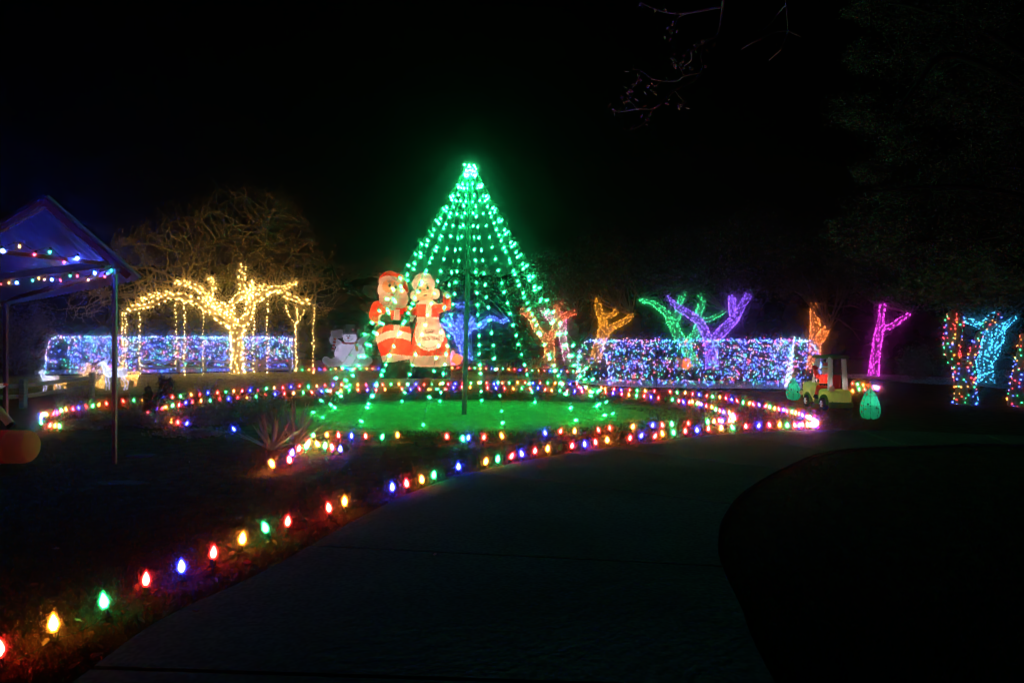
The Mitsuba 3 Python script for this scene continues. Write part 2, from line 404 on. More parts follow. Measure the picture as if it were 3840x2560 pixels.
row_outer = [(3062, 1588, R), (3065, 1583, O), (3060, 1578, B), (3054, 1575, R), (3049, 1571, B), (3042, 1567, R), (3032, 1563, Gn), (3024, 1560, R), (3010, 1555, B), (2996, 1549, R), (2982, 1546, O), (2969, 1542, Gn), (2953, 1539, R), (2938, 1535, B), (2922, 1532, R), (2904, 1529, O), (2887, 1524, Gn), (2868, 1520, R), (2848, 1516, B), (2826, 1514, R), (2809, 1510, O), (2786, 1507, Gn), (2766, 1500, R), (2744, 1496, B), (2722, 1491, R), (2699, 1488, O), (2673, 1485, Gn), (2649, 1482, R), (2623, 1478, B), (2596, 1476, R), (2569, 1471, O), (2540, 1470, Gn), (2512, 1467, R), (2453, 1465, R), (2421, 1464, O), (2390, 1463, Gn), (2361, 1461, R), (2330, 1461, B), (2301, 1458, R), (2268, 1457, O), (2256, 1451, R), (2198, 1452, O), (2178, 1454, B), (2170, 1450, R), (2163, 1439, R), (2137, 1438, B), (2111, 1438, R), (2081, 1435, O), (2053, 1435, Gn), (2025, 1435, R), (1998, 1435, B), (1969, 1433, R), (1941, 1433, O), (1911, 1434, Gn), (1882, 1435, R), (1853, 1438, B), (1825, 1434, R), (1795, 1434, O), (1767, 1435, Gn), (1737, 1436, R), (1709, 1437, B), (1680, 1439, R), (1650, 1438, O), (1620, 1438, Gn), (1590, 1441, R), (1560, 1439, B), (1529, 1439, R), (1497, 1439, O), (1467, 1439, Gn), (1436, 1441, R), (1405, 1442, B), (1373, 1442, R), (1343, 1441, O), (1311, 1442, Gn), (1281, 1441, R), (1249, 1442, B), (1219, 1443, R), (1188, 1446, O), (1157, 1449, Gn), (1123, 1446, R), (1091, 1449, B), (1062, 1452, R), (1029, 1453, O), (999, 1456, Gn), (968, 1459, R), (938, 1462, B), (908, 1464, R), (877, 1465, O), (847, 1469, Gn), (815, 1471, R), (781, 1471, B), (750, 1477, R), (718, 1478, O), (679, 1484, Gn), (647, 1487, R), (609, 1490, B), (574, 1493, R), (536, 1497, O), (502, 1499, Gn), (464, 1502, R), (400, 1511, R), (370, 1515, O), (348, 1520, Gn), (325, 1521, R), (297, 1527, B), (276, 1531, R), (250, 1532, O), (232, 1535, Gn), (222, 1545, R), (215, 1545, B), (201, 1547, R), (179, 1550, O), (166, 1552, Gn), (157, 1553, R), (155, 1564, B), (155, 1582, Gn), (187, 1593, R), (206, 1594, O), (225, 1595, Gn)]
row_inner = [(2735, 1575, R), (2708, 1576, B), (2698, 1575, R), (2676, 1577, O), (2654, 1579, Gn), (2630, 1588, S), (2581, 1584, R), (2554, 1594, S), (2520, 1588, Gn), (2484, 1591, R), (2446, 1592, B), (2410, 1602, S), (2371, 1597, O), (2330, 1608, S), (2287, 1602, R), (2246, 1609, R), (2202, 1624, S), (2154, 1613, O), (2101, 1613, R), (2046, 1620, B), (1993, 1639, S), (1941, 1641, S), (1884, 1631, O), (1814, 1637, R), (1755, 1638, B), (1736, 1641, Gn), (1676, 1634, R), (1617, 1643, S), (1557, 1643, S), (1492, 1628, O), (1432, 1635, Gn), (1372, 1632, R), (1319, 1631, B), (1270, 1629, R), (1227, 1626, O), (1176, 1628, Gn)]
row_ring = [(2747, 1573, Gn), (2757, 1567, R), (2750, 1561, B), (2742, 1557, O), (2745, 1552, R), (2734, 1545, O), (2713, 1543, B), (2699, 1538, R), (2683, 1533, Gn), (2670, 1524, O), (2648, 1520, R), (2630, 1514, B), (2622, 1511, R), (2612, 1510, Gn), (2597, 1505, O), (2585, 1506, R), (2564, 1505, B), (2545, 1501, R), (2520, 1496, Gn), (2496, 1493, U), (2469, 1490, R), (2442, 1487, B), (2415, 1484, R), (2387, 1482, Gn), (2358, 1479, O), (2330, 1476, R), (2299, 1472, B), (2271, 1469, R), (2241, 1468, Gn), (2212, 1466, O), (2183, 1466, R), (2154, 1466, B), (2125, 1464, R), (2098, 1463, Gn), (2069, 1462, O), (2044, 1459, R), (2018, 1454, B), (1990, 1456, R), (1957, 1455, Gn), (1926, 1456, O), (1893, 1455, R), (1861, 1453, B), (1828, 1453, R), (1763, 1451, O), (1732, 1450, R), (1702, 1452, B), (1574, 1457, R), (1541, 1459, B), (1507, 1457, R), (1444, 1459, O), (1411, 1462, R), (1377, 1461, B), (1343, 1460, R), (1310, 1461, Gn), (1276, 1463, O), (1241, 1464, R), (1207, 1465, B), (1172, 1469, R), (1138, 1470, Gn), (1101, 1473, O), (1066, 1474, R), (1032, 1477, B), (997, 1480, R), (962, 1486, Gn), (926, 1489, O), (892, 1490, R), (857, 1493, B), (823, 1496, R), (789, 1500, Gn), (756, 1501, O), (722, 1506, R), (696, 1508, B), (671, 1517, R), (646, 1518, Gn), (621, 1522, O), (609, 1528, R), (586, 1530, B), (571, 1538, Gn), (556, 1547, R), (558, 1554, B), (569, 1557, Gn), (574, 1566, R), (584, 1571, B), (643, 1577, O), (668, 1581, R), (699, 1585, B), (881, 1605, B)]
row_yucca = [(1277, 1679, B), (1246, 1672, R), (1220, 1668, Gn), (1194, 1661, O), (1156, 1655, R), (1148, 1668, Gn), (1120, 1678, R), (1095, 1695, B), (1087, 1720, R), (1023, 1734, O)]
row_far = [(1134, 1386, Gn), (1158, 1385, O), (1178, 1384, R), (1199, 1384, B), (1219, 1383, R), (1240, 1384, Gn), (1260, 1382, O), (1282, 1383, R), (1306, 1382, B), (1329, 1382, R), (1352, 1382, Gn), (1375, 1382, O), (1398, 1381, R), (1420, 1381, B), (1696, 1379, O), (1718, 1378, R), (1760, 1380, R), (1781, 1379, Gn), (1801, 1381, O), (1823, 1381, R), (1843, 1381, B), (1865, 1382, R), (1886, 1382, Gn), (1909, 1384, O), (1930, 1384, R), (1951, 1387, B), (1975, 1386, R), (1996, 1388, Gn), (2019, 1388, O), (2041, 1389, R), (2063, 1390, B), (2082, 1391, R), (2104, 1391, B), (2127, 1391, R), (2149, 1391, Gn), (2172, 1391, O)]
row_right = [(3177, 1461, R), (3198, 1464, O), (3221, 1458, Gn), (3243, 1458, R), (3271, 1455, R), (3283, 1455, O), (3290, 1456, B), (3295, 1451, R), (3286, 1449, Gn), (3277, 1447, B), (3256, 1444, R), (3237, 1442, O), (3216, 1439, Gn), (3196, 1437, R)]

ORD1 = ["", "first", "second", "third", "fourth", "fifth", "sixth", "seventh", "eighth", "ninth", "tenth", "eleventh", "twelfth", "thirteenth", "fourteenth", "fifteenth", "sixteenth", "seventeenth", "eighteenth", "nineteenth", "twentieth"]
TENS = {20: "twenty", 30: "thirty", 40: "forty", 50: "fifty", 60: "sixty"}


def ordinal(n):
    if n <= 20:
        return ORD1[n]
    t = n // 10 * 10
    return {30: "thirtieth", 40: "fortieth", 50: "fiftieth", 60: "sixtieth"}[t] if n == t else f"{TENS[t]}-{ORD1[n - t]}"


def foot(px, py, ext=0.0):
    """Ground point of a stake whose bulb centre stands at the pixel."""
    d = F * (H0 - LIFT - 0.04) / (py - HZ)
    x = (px - CX) / F * d
    return np.array([x, d, float(ground_z(x, d))])


def stake_row(row, where, group, cls, end, tilt=0.1, split=2.5):
    seen, feet = {}, []
    for px, py, c in row:
        b = foot(px, py)
        feet.append(b)
        s = 1.0 + 0.12 * min(1.0, max(0.0, (b[1] - 10) / 15))
        seen[c] = seen.get(c, 0) + 1
        word = {"unlit": "unlit green", "bare": "empty bulbless"}.get(c, c)
        noun = "stake" if c == "bare" else "stake bulb"
        key = thing("stake_light", f"{ordinal(seen[c])} {word} {noun}, {end}, {where}", "stake light", group)
        m = T().translate([b[0], b[1], b[2] + LIFT]).rotate([1, 0, 0], rnd.gauss(0, 9)).rotate([0, 1, 0], rnd.gauss(0, 11)).rotate([0, 0, 1], rnd.uniform(0, 360)).scale([s, s, s])
        if c != "bare":
            if c == "unlit":
                scene[key + "__bulb"] = {**unlit_ply, "to_world": m}
            else:
                k = rnd.uniform(0.7, 1.3) * (2.6 if row is row_yucca else 1.0) * (1.0 if cls == "near" else 0.6)
                scene[key + "__bulb"] = {**shell_ply, "to_world": m, "emitter": lamp([k * v for v in SHELL[c]], cls + "_shell")}
                scene[key + "__bulb__diode"] = {**core_ply, "to_world": m, "emitter": lamp([k * v for v in BULB[c]], cls)}
        scene[key + "__socket"] = {**socket_ply, "to_world": m}
    runs, run = [], [feet[0]]
    for a, b in zip(feet[:-1], feet[1:]):
        if np.linalg.norm(b - a) > split:
            runs.append(run); run = []
        run.append(b)
    runs.append(run)
    parts = []
    for run in runs:
        pts = []
        for a, b in zip(run[:-1], run[1:]):
            for t in np.linspace(0, 1, 6)[:-1]:
                q = a + (b - a) * t
                pts.append(q + [rnd.gauss(0, 0.006), rnd.gauss(0, 0.006), 0.018 + (LIFT - 0.05) * (2 * t - 1) ** 2])
        pts.append(run[-1] + [0, 0, LIFT - 0.03])
        if len(pts) > 2:
            parts.append(tube(pts, 0.0028, 5))
    key = thing("electric_cord", f"thin green electric cord linking the stake bulbs, {where}", "cord")
    scene[key] = mikit.ply(cat(parts), "mat_cord")


stake_row(row_front, "row along concrete path edge", "stake lights along the concrete path edge", "near", "from camera end")
stake_row(row_yucca, "short row by spiky plants", "stake lights by the spiky plants", "near", "from right")
stake_row(row_inner, "front row before green light cone", "stake lights in front of the light tree", "near", "from right")
stake_row(row_ring, "lower row behind green light cone", "stake lights in the row behind the light tree", "mid", "from right tip")
stake_row(row_outer, "outer loop behind green light cone", "stake lights in the outer loop", "mid", "from right tip")
stake_row(row_far, "farthest row beside couple's feet", "stake lights in the farthest row", "far", "from left")
stake_row(row_right, "small loop right of green cart", "stake lights right of the cart", "far", "from near left")
for i, (px, py, c) in enumerate([(1605, 1463, O), (1634, 1462, Gn), (1667, 1462, R)]):   # three that have fallen over
    b = G(px, py + 2)
    key = thing("stake_light", f"{c} bulb lying on the ground, fallen from the row behind the light tree", "stake light", "fallen stake lights")
    m = T().translate([b[0], b[1], 0.045]).rotate([0, 0, 1], 20 * i).rotate([0, 1, 0], 88).scale([1.3] * 3)
    scene[key + "__bulb"] = {**bulb_ply, "to_world": m, "emitter": lamp([0.5 * v for v in STRING[c]], "mid")}
    scene[key + "__socket"] = {**socket_ply, "to_world": m}

# ---------------------------------------------------------------- the big cone of green light strings round a pole
base = G(1740, 1553)
apex = P(1764, 640, base[1])
key = thing("light_tree", "tall cone of green light strings hung from a leaning pole over the lawn", "light tree")
put(key, "pole", mikit.ply(tube([base - [0, 0, 0.1], base + (apex - base) * 0.5, apex], [0.052, 0.05, 0.045], 14), "mat_pole", smooth=40))
ringc = apex + [0, 0, 0.03]
put(key, "top_ring", mikit.ply(tube([ringc + 0.1 * np.array([math.cos(a), math.sin(a), 0]) for a in np.linspace(0, 2 * math.pi, 25)], 0.012, 6, False), "mat_pole", smooth=True))
TREE, TIP = (0.45, 12.0, 3.3), (1.6, 165.0, 38.0)


def aim(d):
    d = np.asarray(d, float) / np.linalg.norm(d)
    x = np.cross([0, 1, 0.01], d); x /= np.linalg.norm(x)
    y = np.cross(d, x)
    return np.stack([x, y, d], 1)


def place(p, d, s):
    M = np.eye(4); M[:3, :3] = aim(d) * s; M[:3, 3] = p
    return T(M.tolist())


for deg in (188, 213, 236, 260, 286, 315, 336, 351, 21, 40, 60, 85, 104, 122, 139, 161):
    a = math.radians(deg)
    r = np.array([3.25 * math.cos(a), 2.55 * math.sin(a), 0])
    out = np.array([math.cos(a), math.sin(a), 0.35])
    end = base + r
    start = ringc + 0.1 * np.array([math.cos(a), math.sin(a), 0])
    s = put(key, "light_string", mikit.ply(cat([tube([start + (end - start) * t + [0, 0, -0.05 * math.sin(math.pi * t)] for t in np.linspace(0, 1, 9)], 0.0038, 5), bar(end + [0, 0, 0.04], end - [0, 0, 0.1], 0.02, 0.02), bar(end + [-0.02, 0, 0.03], end + [0.03, 0, 0.035], 0.02, 0.02)]), "mat_string_wire"))
    for i in range(22):
        t = (i + 0.35 + rnd.uniform(-0.08, 0.08)) / 21.75
        q = start + (end - start) * t + [0, 0, -0.05 * math.sin(math.pi * t)]
        d = np.array([-math.cos(a) + rnd.gauss(0, 0.3), -math.sin(a) + rnd.gauss(0, 0.3), rnd.gauss(-1.6 + 1.3 * t, 0.25)])
        k = rnd.choice([0.4, 0.8, 1.0, 1.4])
        if rnd.random() < 0.02:
            k = 0.01
        num, m = (f"_{i:03d}" if i else ""), place(q - 0.012 * out, d, 0.72)
        scene[f"{s}__bulb{num}"] = {**bulb_ply, "to_world": m, "emitter": lamp([k * v for v in TREE], "tree_shell")}
        scene[f"{s}__bulb_tip{num}"] = {**tip_ply, "to_world": m, "emitter": lamp([k * v for v in TIP], "tree")}
top = []
for i in range(20):
    a = rnd.uniform(0, 2 * math.pi); rr = rnd.uniform(0.02, 0.13)
    top.append((apex + [rr * math.cos(a), rr * math.sin(a), rnd.uniform(-0.03, 0.13)]))
put(key, "top_cluster", mikit.ply(dots(top, 0.024, ICO1), "mat_bulb", emitter=lamp([3 * v for v in TREE], "tree")), "dense cluster of green bulbs at the tip of the light cone", "stuff")

# ---------------------------------------------------------------- tunnels of light nets
_u = np.linspace(0, 1, 400)
_x = 0.5 - 0.5 * np.sign(np.cos(np.pi * _u)) * np.abs(np.cos(np.pi * _u)) ** 0.75
_z = np.sin(np.pi * _u) ** 0.62
ARC_S = np.concatenate([[0], np.cumsum(np.hypot(np.diff(_x), np.diff(_z)))]); ARC_S /= ARC_S[-1]
ARC_U = _u


def arch_point(u, w, h):
    """Cross-section of a tunnel: u from 0 (near foot) to 1 (far foot) -> (fraction across, height)."""
    a = math.pi * float(np.interp(u, ARC_S, ARC_U))
    x = 0.5 - 0.5 * math.copysign(abs(math.cos(a)) ** 0.75, math.cos(a))
    return x, h * math.sin(a) ** 0.62


def tunnel(name_label, foot_near, across, h, n_lights, r, seed, mix, frame_at, group, gain=1.0, rim=130):
    g = np.random.default_rng(seed)
    N = spline(np.array(foot_near), 60); A = spline(np.array(across), 60)
    key = thing("light_tunnel", name_label, "light tunnel", group)

    def at(t, u):
        i = min(58.999, t * 59); k = int(i); f = i - k
        n = N[k] * (1 - f) + N[k + 1] * f; a = A[k] * (1 - f) + A[k + 1] * f
        x, z = arch_point(u, 1, h)
        return np.array([n[0] + a[0] * x, n[1] + a[1] * x, z])
    for t in frame_at:
        put(key, "hoop", mikit.ply(tube([at(t, u) * 1.0 for u in np.linspace(0, 1, 25)], 0.009, 6), "mat_frame", smooth=True))
    rails = [tube([at(t, u) for t in np.linspace(0, 1, 30)], 0.012, 5) for u in (0.0, 1.0)]
    for rr in rails:
        put(key, "rail", mikit.ply(rr, "mat_frame"))
    net = []
    for k in range(70):
        t0 = g.uniform(0, 1)
        net.append(tube([at(min(1, max(0, t0 + 0.006 * math.sin(9 * u + k))), u) for u in np.linspace(0.0, 1, 14)], 0.0022, 3, False))
    put(key, "net_wire", mikit.ply(cat(net), "mat_cord"), kind="stuff")
    cols = {c: [] for c in mix}
    names, probs = list(mix), np.array(list(mix.values())) / sum(mix.values())
    for _ in range(n_lights):
        t, u = g.uniform(0, 1), g.uniform(0.0, 1)
        q = at(t, u) + g.normal(size=3) * 0.025
        q[2] = max(q[2], 0.06)
        if u > 0.4 and u < 0.6 or u < 0.06:
            q[2] += abs(g.normal()) * 0.03
        cols[names[g.choice(len(names), p=probs)]].append((q, r * g.choice([0.75, 1.0, 1.0, 1.35])))
    for t in (0.0, 1.0):                                            # the bright rims of the two mouths
        for _ in range(rim):
            q = at(t, g.uniform(0, 1)) + g.normal(size=3) * 0.022
            q[2] = max(q[2], 0.05)
            c = "white" if g.uniform() < 0.35 and "white" in cols else names[g.choice(len(names), p=probs)]
            cols[c].append((q, r * 1.15))
    for c, l in cols.items():
        if l:
            put(key, f"{c}_light", mikit.ply(dots([q for q, _ in l], [s for _, s in l]), "mat_bulb", emitter=lamp([gain * v for v in MINI[c]], "net")), kind="stuff")
    return at


near = [G(2281, 1446), G(2420, 1449), G(2600, 1452), G(2800, 1455), G(2960, 1456), G(3080, 1452)]
across = [(-1.0, 1.35), (-0.35, 1.7), (0, 1.8), (0, 1.8), (-0.15, 1.8), (-0.55, 1.6)]
tunnel("long tunnel of multicolored light nets on the right, behind the inflatable cart", [n[:2] for n in near], across, 1.62, 1900, 0.0225, 5, dict(blue=46, red=18, green=24, orange=7, white=5), (0, 0.125, 0.25, 0.375, 0.5, 0.625, 0.75, 0.875, 1), None, 1.05, 100)
near = [G(172, 1404), G(400, 1402), G(640, 1397), G(860, 1393), G(1085, 1388)]
across = [(0.15, 1.6), (0, 1.8), (0, 1.8), (0, 1.8), (-0.4, 1.8)]
tunnel("long tunnel of multicolored light nets on the left, behind the gold-lit tree", [n[:2] for n in near], across, 1.86, 1800, 0.028, 6, dict(blue=48, red=15, green=26, orange=6, white=5), (0, 0.125, 0.25, 0.375, 0.5, 0.625, 0.75, 0.875, 1), None, 1.7, 45)

# dark landscape edging and pale gravel along the foot of the tunnels
def edging(label, pts, h=0.1):
    key = thing("landscape_edging", label, "edging")
    p = [np.asarray(q[:2]) for q in pts]
    k = 0
    for a, b in zip(p[:-1], p[1:]):
        put(key, "board", mikit.ply(bar((*a, h / 2 - 0.02), (*b, h / 2 - 0.02), 0.04, h, 0.006), "mat_dark"))


edging("dark low edging boards along the foot of the right tunnel", [G(2120, 1440), G(2290, 1456), G(2480, 1462), G(2720, 1465), G(2960, 1467), G(3090, 1466)])
edging("dark low edging boards along the foot of the left tunnel", [G(150, 1408), G(400, 1407), G(640, 1402), G(860, 1398), G(1100, 1393)])
strip("gravel_bed", "pale gravel bed under the right light tunnel", [G(2140, 1430)[:2], G(2290, 1450)[:2], G(2480, 1457)[:2], G(2720, 1460)[:2], G(2960, 1462)[:2], G(3120, 1450)[:2], G(3050, 1428)[:2], G(2700, 1428)[:2], G(2300, 1424)[:2]], "mat_gravel", 0.012)
strip("gravel_walk", "pale gravel walk under the left light tunnel", [G(130, 1404)[:2], G(400, 1403)[:2], G(640, 1398)[:2], G(860, 1394)[:2], G(1110, 1389)[:2], G(1110, 1378)[:2], G(640, 1384)[:2], G(130, 1389)[:2]], "mat_gravel", 0.012)

# ---------------------------------------------------------------- trees wrapped in lights
def limb_world(limb, d, base_dy=0.0):
    """A limb given as [(px, py, width px), ...] plus how far it leans away (dy at its tip) -> points, radii in metres."""
    pts, dy = limb
    n = max(5, 3 * len(pts))
    sp = spline([(p[0], p[1], p[2]) for p in pts], n)
    dd = np.linspace(base_dy, dy, n)
    W = np.array([P(x, y, d + e) for (x, y, w), e in zip(sp, dd)])
    r = np.maximum(sp[:, 2], 3) / 2 * (d / F)
    return W, r


def wrap(pts, rad, step, gen, jitter=0.25, off=0.015):
    """Bulb positions wound round a limb."""
    out = []
    seg = np.linalg.norm(np.diff(pts, axis=0), axis=1)
    L = np.concatenate([[0], np.cumsum(seg)])
    s, ph = 0.0, gen.uniform(0, 6)
    while s < L[-1]:
        p = np.array([np.interp(s, L, pts[:, k]) for k in range(3)]); r = np.interp(s, L, rad)
        q = np.array([np.interp(min(L[-1], s + 0.05), L, pts[:, k]) for k in range(3)]); q0 = np.array([np.interp(max(0, s - 0.05), L, pts[:, k]) for k in range(3)])
        t = (q - q0) / (np.linalg.norm(q - q0) + 1e-9)
        a = np.cross(t, [0.1, 1, 0.05]); a /= np.linalg.norm(a); b = np.cross(t, a)
        m = max(3, int(round(2 * np.pi * r / step)))
        for k in range(m):
            an = ph + 2 * np.pi * (k + gen.normal() * jitter) / m
            out.append(p + (r + off) * (np.cos(an) * a + np.sin(an) * b) + t * gen.normal() * step * 0.3)
        ph += 1.1
        s += step * gen.uniform(0.85, 1.15)
    return np.array(out)


def crown_points(c, rad, n, seed, clumps=60, spread=0.16):
    """Leaf places in clumps through an ellipsoid, with holes between them."""
    g = np.random.default_rng(seed)
    cc = g.normal(size=(clumps, 3)); cc /= np.linalg.norm(cc, axis=1, keepdims=True)
    cc *= g.uniform(0.35, 1.0, (clumps, 1)) ** 0.6
    k = g.integers(0, clumps, n)
    s = g.uniform(0.5, 1.4, clumps)[k][:, None] * spread
    p = cc[k] + g.normal(size=(n, 3)) * s
    return p * np.asarray(rad) + np.asarray(c)


def wrapped_tree(label, d, limbs, color, step_px, r_px, seed, crown=None, lit=None, mixc=None, group=None, ground_py=None, cls="wrap"):
    g = np.random.default_rng(seed)
    key = thing("wrapped_tree", label, "tree", group)
    pos = []
    for i, limb in enumerate(limbs):
        W, r = limb_world(limb, d)
        if i == 0:                                                   # the trunk goes on into the ground
            b = W[0].copy(); b[2] = -0.1
            put(key, "trunk", mikit.ply(tube(np.vstack([b, W]), np.concatenate([[r[0] * 1.15], r]), 12), "mat_bark", smooth=True))
        else:
            put(key, "limb", mikit.ply(tube(W, r, 9), "mat_bark", smooth=True))
        pos.append(wrap(W, r, step_px * d / F, g))
    pos = np.vstack(pos)
    if lit:
        pos = pos[lit(pos)]
    rr = r_px * d / F
    if mixc:
        names = list(mixc); pr = np.array(list(mixc.values())) / sum(mixc.values())
        k = g.choice(len(names), len(pos), p=pr)
        for j, c in enumerate(names):
            put(key, f"{c}_light", mikit.ply(dots(pos[k == j], rr * g.choice([0.8, 1.0, 1.25], (k == j).sum()), ICO), "mat_bulb", emitter=lamp(MINI[c], cls)), kind="stuff")
    else:
        put(key, "light", mikit.ply(dots(pos, rr * g.choice([0.75, 1.0, 1.0, 1.25], len(pos)), ICO), "mat_bulb", emitter=lamp([0.25 * v for v in color], cls)), kind="stuff")
    if crown:
        for q, (x, y, rx, rz, n) in enumerate(crown):
            c = P(x, y, d + g.uniform(-0.5, 2.0))
            pts = crown_points(c, (rx * d / F, 3.2, rz * d / F), n, seed + 31 * q)
            put(key, "crown", mikit.ply(leaves(pts, 0.16, seed + q), "mat_oak_leaf"), kind="stuff")
            tw = []
            for _ in range(26):                                      # boughs from the limb ends into the crown
                lm = limbs[g.integers(1, len(limbs))]
                a = P(lm[0][-1][0], lm[0][-1][1], d + lm[1])
                e = pts[g.integers(0, n)]
                m = (a + e) / 2 + g.normal(size=3) * 0.25
                tw.append(tube(spline([a, m, e], 7), np.linspace(0.06, 0.012, 7), 5, False))
            if not mixc:
                put(key, "bough", mikit.ply(cat(tw), "mat_bark"), kind="stuff")
    return key


K = 1.0
wrapped_tree("oak wrapped in amber lights rising behind the left mouth of the right light tunnel", 44, [
    ([(2232, 1350, 40), (2244, 1300, 36), (2255, 1263, 33), (2262, 1207, 30), (2243, 1155, 24), (2246, 1113, 17)], 0.5),
    ([(2258, 1214, 18), (2265, 1186, 18), (2293, 1183, 15), (2318, 1158, 15)], -1.2),
    ([(2262, 1275, 22), (2286, 1235, 24), (2321, 1214, 21), (2349, 1200, 20), (2367, 1183, 20)], 1.5)],
    (18, 6.2, 0.3), 10.2, 2.03, 101, crown=[(2270, 1010, 150, 130, 6000)])
wrapped_tree("oak wrapped in green lights standing left of the purple-lit tree", 45, [
    ([(2604, 1378, 46), (2590, 1345, 38), (2579, 1319, 35), (2572, 1290, 38)], 0),
    ([(2570, 1290, 34), (2541, 1256, 35), (2527, 1221, 34), (2515, 1204, 30)], 0.4),
    ([(2513, 1208, 24), (2503, 1179, 22), (2475, 1155, 19), (2447, 1136, 16), (2415, 1129, 12), (2401, 1120, 10)], -2.0),
    ([(2527, 1218, 24), (2544, 1176, 24), (2548, 1141, 20), (2558, 1110, 20), (2565, 1078, 25)], 1.6),
    ([(2576, 1284, 26), (2607, 1253, 27), (2618, 1221, 25), (2618, 1179, 23), (2628, 1148, 24), (2639, 1124, 24), (2628, 1103, 22)], 1.2),
    ([(2622, 1195, 13), (2656, 1199, 13), (2684, 1186, 12), (2722, 1166, 9)], -0.8)],
    (0.8, 17, 4.6), 10.5, 2.16, 102, crown=[(2480, 1000, 190, 130, 8000), (2640, 960, 170, 130, 6000)])
wrapped_tree("oak wrapped in purple lights with two raised forks, in front of the right light tunnel", 41, [
    ([(2673, 1388, 45), (2669, 1350, 43), (2668, 1319, 43), (2665, 1281, 50)], 0),
    ([(2659, 1278, 32), (2639, 1235, 30), (2621, 1204, 26), (2586, 1179, 25), (2541, 1152, 20), (2503, 1117, 11)], -1.5),
    ([(2672, 1278, 34), (2715, 1235, 35), (2750, 1200, 33), (2762, 1180, 32)], 0.6),
    ([(2752, 1192, 26), (2747, 1155, 26), (2745, 1113, 25)], 1.3),
    ([(2764, 1182, 26), (2771, 1168, 24), (2792, 1131, 22), (2808, 1103, 21)], -0.8)],
    (6.5, 2.2, 26), 10.5, 2.16, 103, crown=[(2830, 960, 190, 150, 8000)])
wrapped_tree("spreading oak wrapped in deep blue lights behind the pole of the light cone", 52, [
    ([(1746, 1345, 34), (1742, 1310, 34), (1726, 1279, 34), (1719, 1238, 40)], 0),
    ([(1722, 1262, 24), (1700, 1238, 27), (1678, 1222, 24), (1653, 1202, 18)], -1.5),
    ([(1700, 1236, 18), (1691, 1220, 20), (1686, 1195, 18), (1676, 1178, 12)], 1.0),
    ([(1718, 1240, 24), (1722, 1218, 24), (1727, 1195, 20), (1726, 1178, 12)], 0.3),
    ([(1735, 1265, 24), (1755, 1238, 24), (1773, 1223, 22), (1803, 1220, 18), (1824, 1202, 16), (1844, 1191, 14), (1870, 1203, 13), (1890, 1204, 14), (1903, 1198, 11)], -1.0),
    ([(1762, 1226, 16), (1768, 1210, 16), (1774, 1192, 12)], 0.8),
    ([(1742, 1320, 14), (1756, 1328, 12), (1770, 1343, 9)], -0.8),
    ([(1716, 1146, 14), (1735, 1143, 16), (1762, 1145, 9)], 0.4)],
    (3.2, 5.2, 44), 9.9, 2.16, 104, crown=[(1740, 1080, 120, 90, 4000)])
wrapped_tree("oak wrapped in red-orange lights forking like a Y, right of the light cone", 43, [
    ([(2058, 1372, 46), (2060, 1340, 40), (2061, 1310, 36), (2058, 1281, 36)], 0),
    ([(2054, 1285, 28), (2038, 1261, 27), (2012, 1233, 25), (1995, 1195, 24), (1972, 1172, 22), (1954, 1167, 18)], -1.2),
    ([(2062, 1282, 26), (2071, 1256, 25), (2084, 1223, 24), (2091, 1195, 24), (2088, 1164, 24), (2086, 1142, 16)], 0.5),
    ([(2094, 1203, 20), (2120, 1185, 21), (2140, 1172, 22), (2163, 1168, 18)], -0.8),
    ([(2088, 1165, 14), (2098, 1145, 10), (2118, 1131, 6)], 0.6)],
    (20, 2.3, 0.8), 10.2, 2.03, 105, crown=[(2060, 1060, 150, 100, 5000)])
wrapped_tree("slim leaning tree wrapped in pink lights behind the red-orange one", 48, [
    ([(2127, 1350, 24), (2117, 1302, 24), (2109, 1259, 25), (2112, 1213, 24), (2104, 1185, 18), (2099, 1165, 12)], 0.3),
    ([(2098, 1216, 22), (2071, 1200, 24), (2048, 1174, 24), (2030, 1155, 20)], -0.8)],
    (19, 2.4, 10.5), 9.9, 2.03, 106, crown=[(2150, 1040, 110, 90, 3000)])
wrapped_tree("short thick trunk wrapped in orange lights above the right mouth of the tunnel", 40, [
    ([(3046, 1385, 42), (3056, 1321, 38), (3055, 1273, 36), (3058, 1225, 33), (3053, 1176, 26), (3052, 1132, 18)], 0.3),
    ([(3066, 1278, 32), (3083, 1259, 30), (3093, 1238, 22), (3107, 1231, 16)], -1.0)],
    (20, 4.4, 0.7), 9.4, 2.16, 107, crown=[(3060, 1010, 170, 120, 7000)])
wrapped_tree("slender tree wrapped in magenta lights with one arm reaching right", 31.7, [
    ([(3274, 1411, 36), (3279, 1375, 32), (3282, 1335, 28), (3293, 1266, 27), (3301, 1225, 25), (3306, 1180, 16), (3312, 1135, 22)], 0.2),
    ([(3308, 1232, 16), (3344, 1223, 15), (3375, 1201, 14), (3400, 1184, 9), (3417, 1171, 6)], -0.8)],
    (19, 1.0, 17), 11.0, 2.43, 108, crown=[(3300, 1000, 190, 130, 8000)])
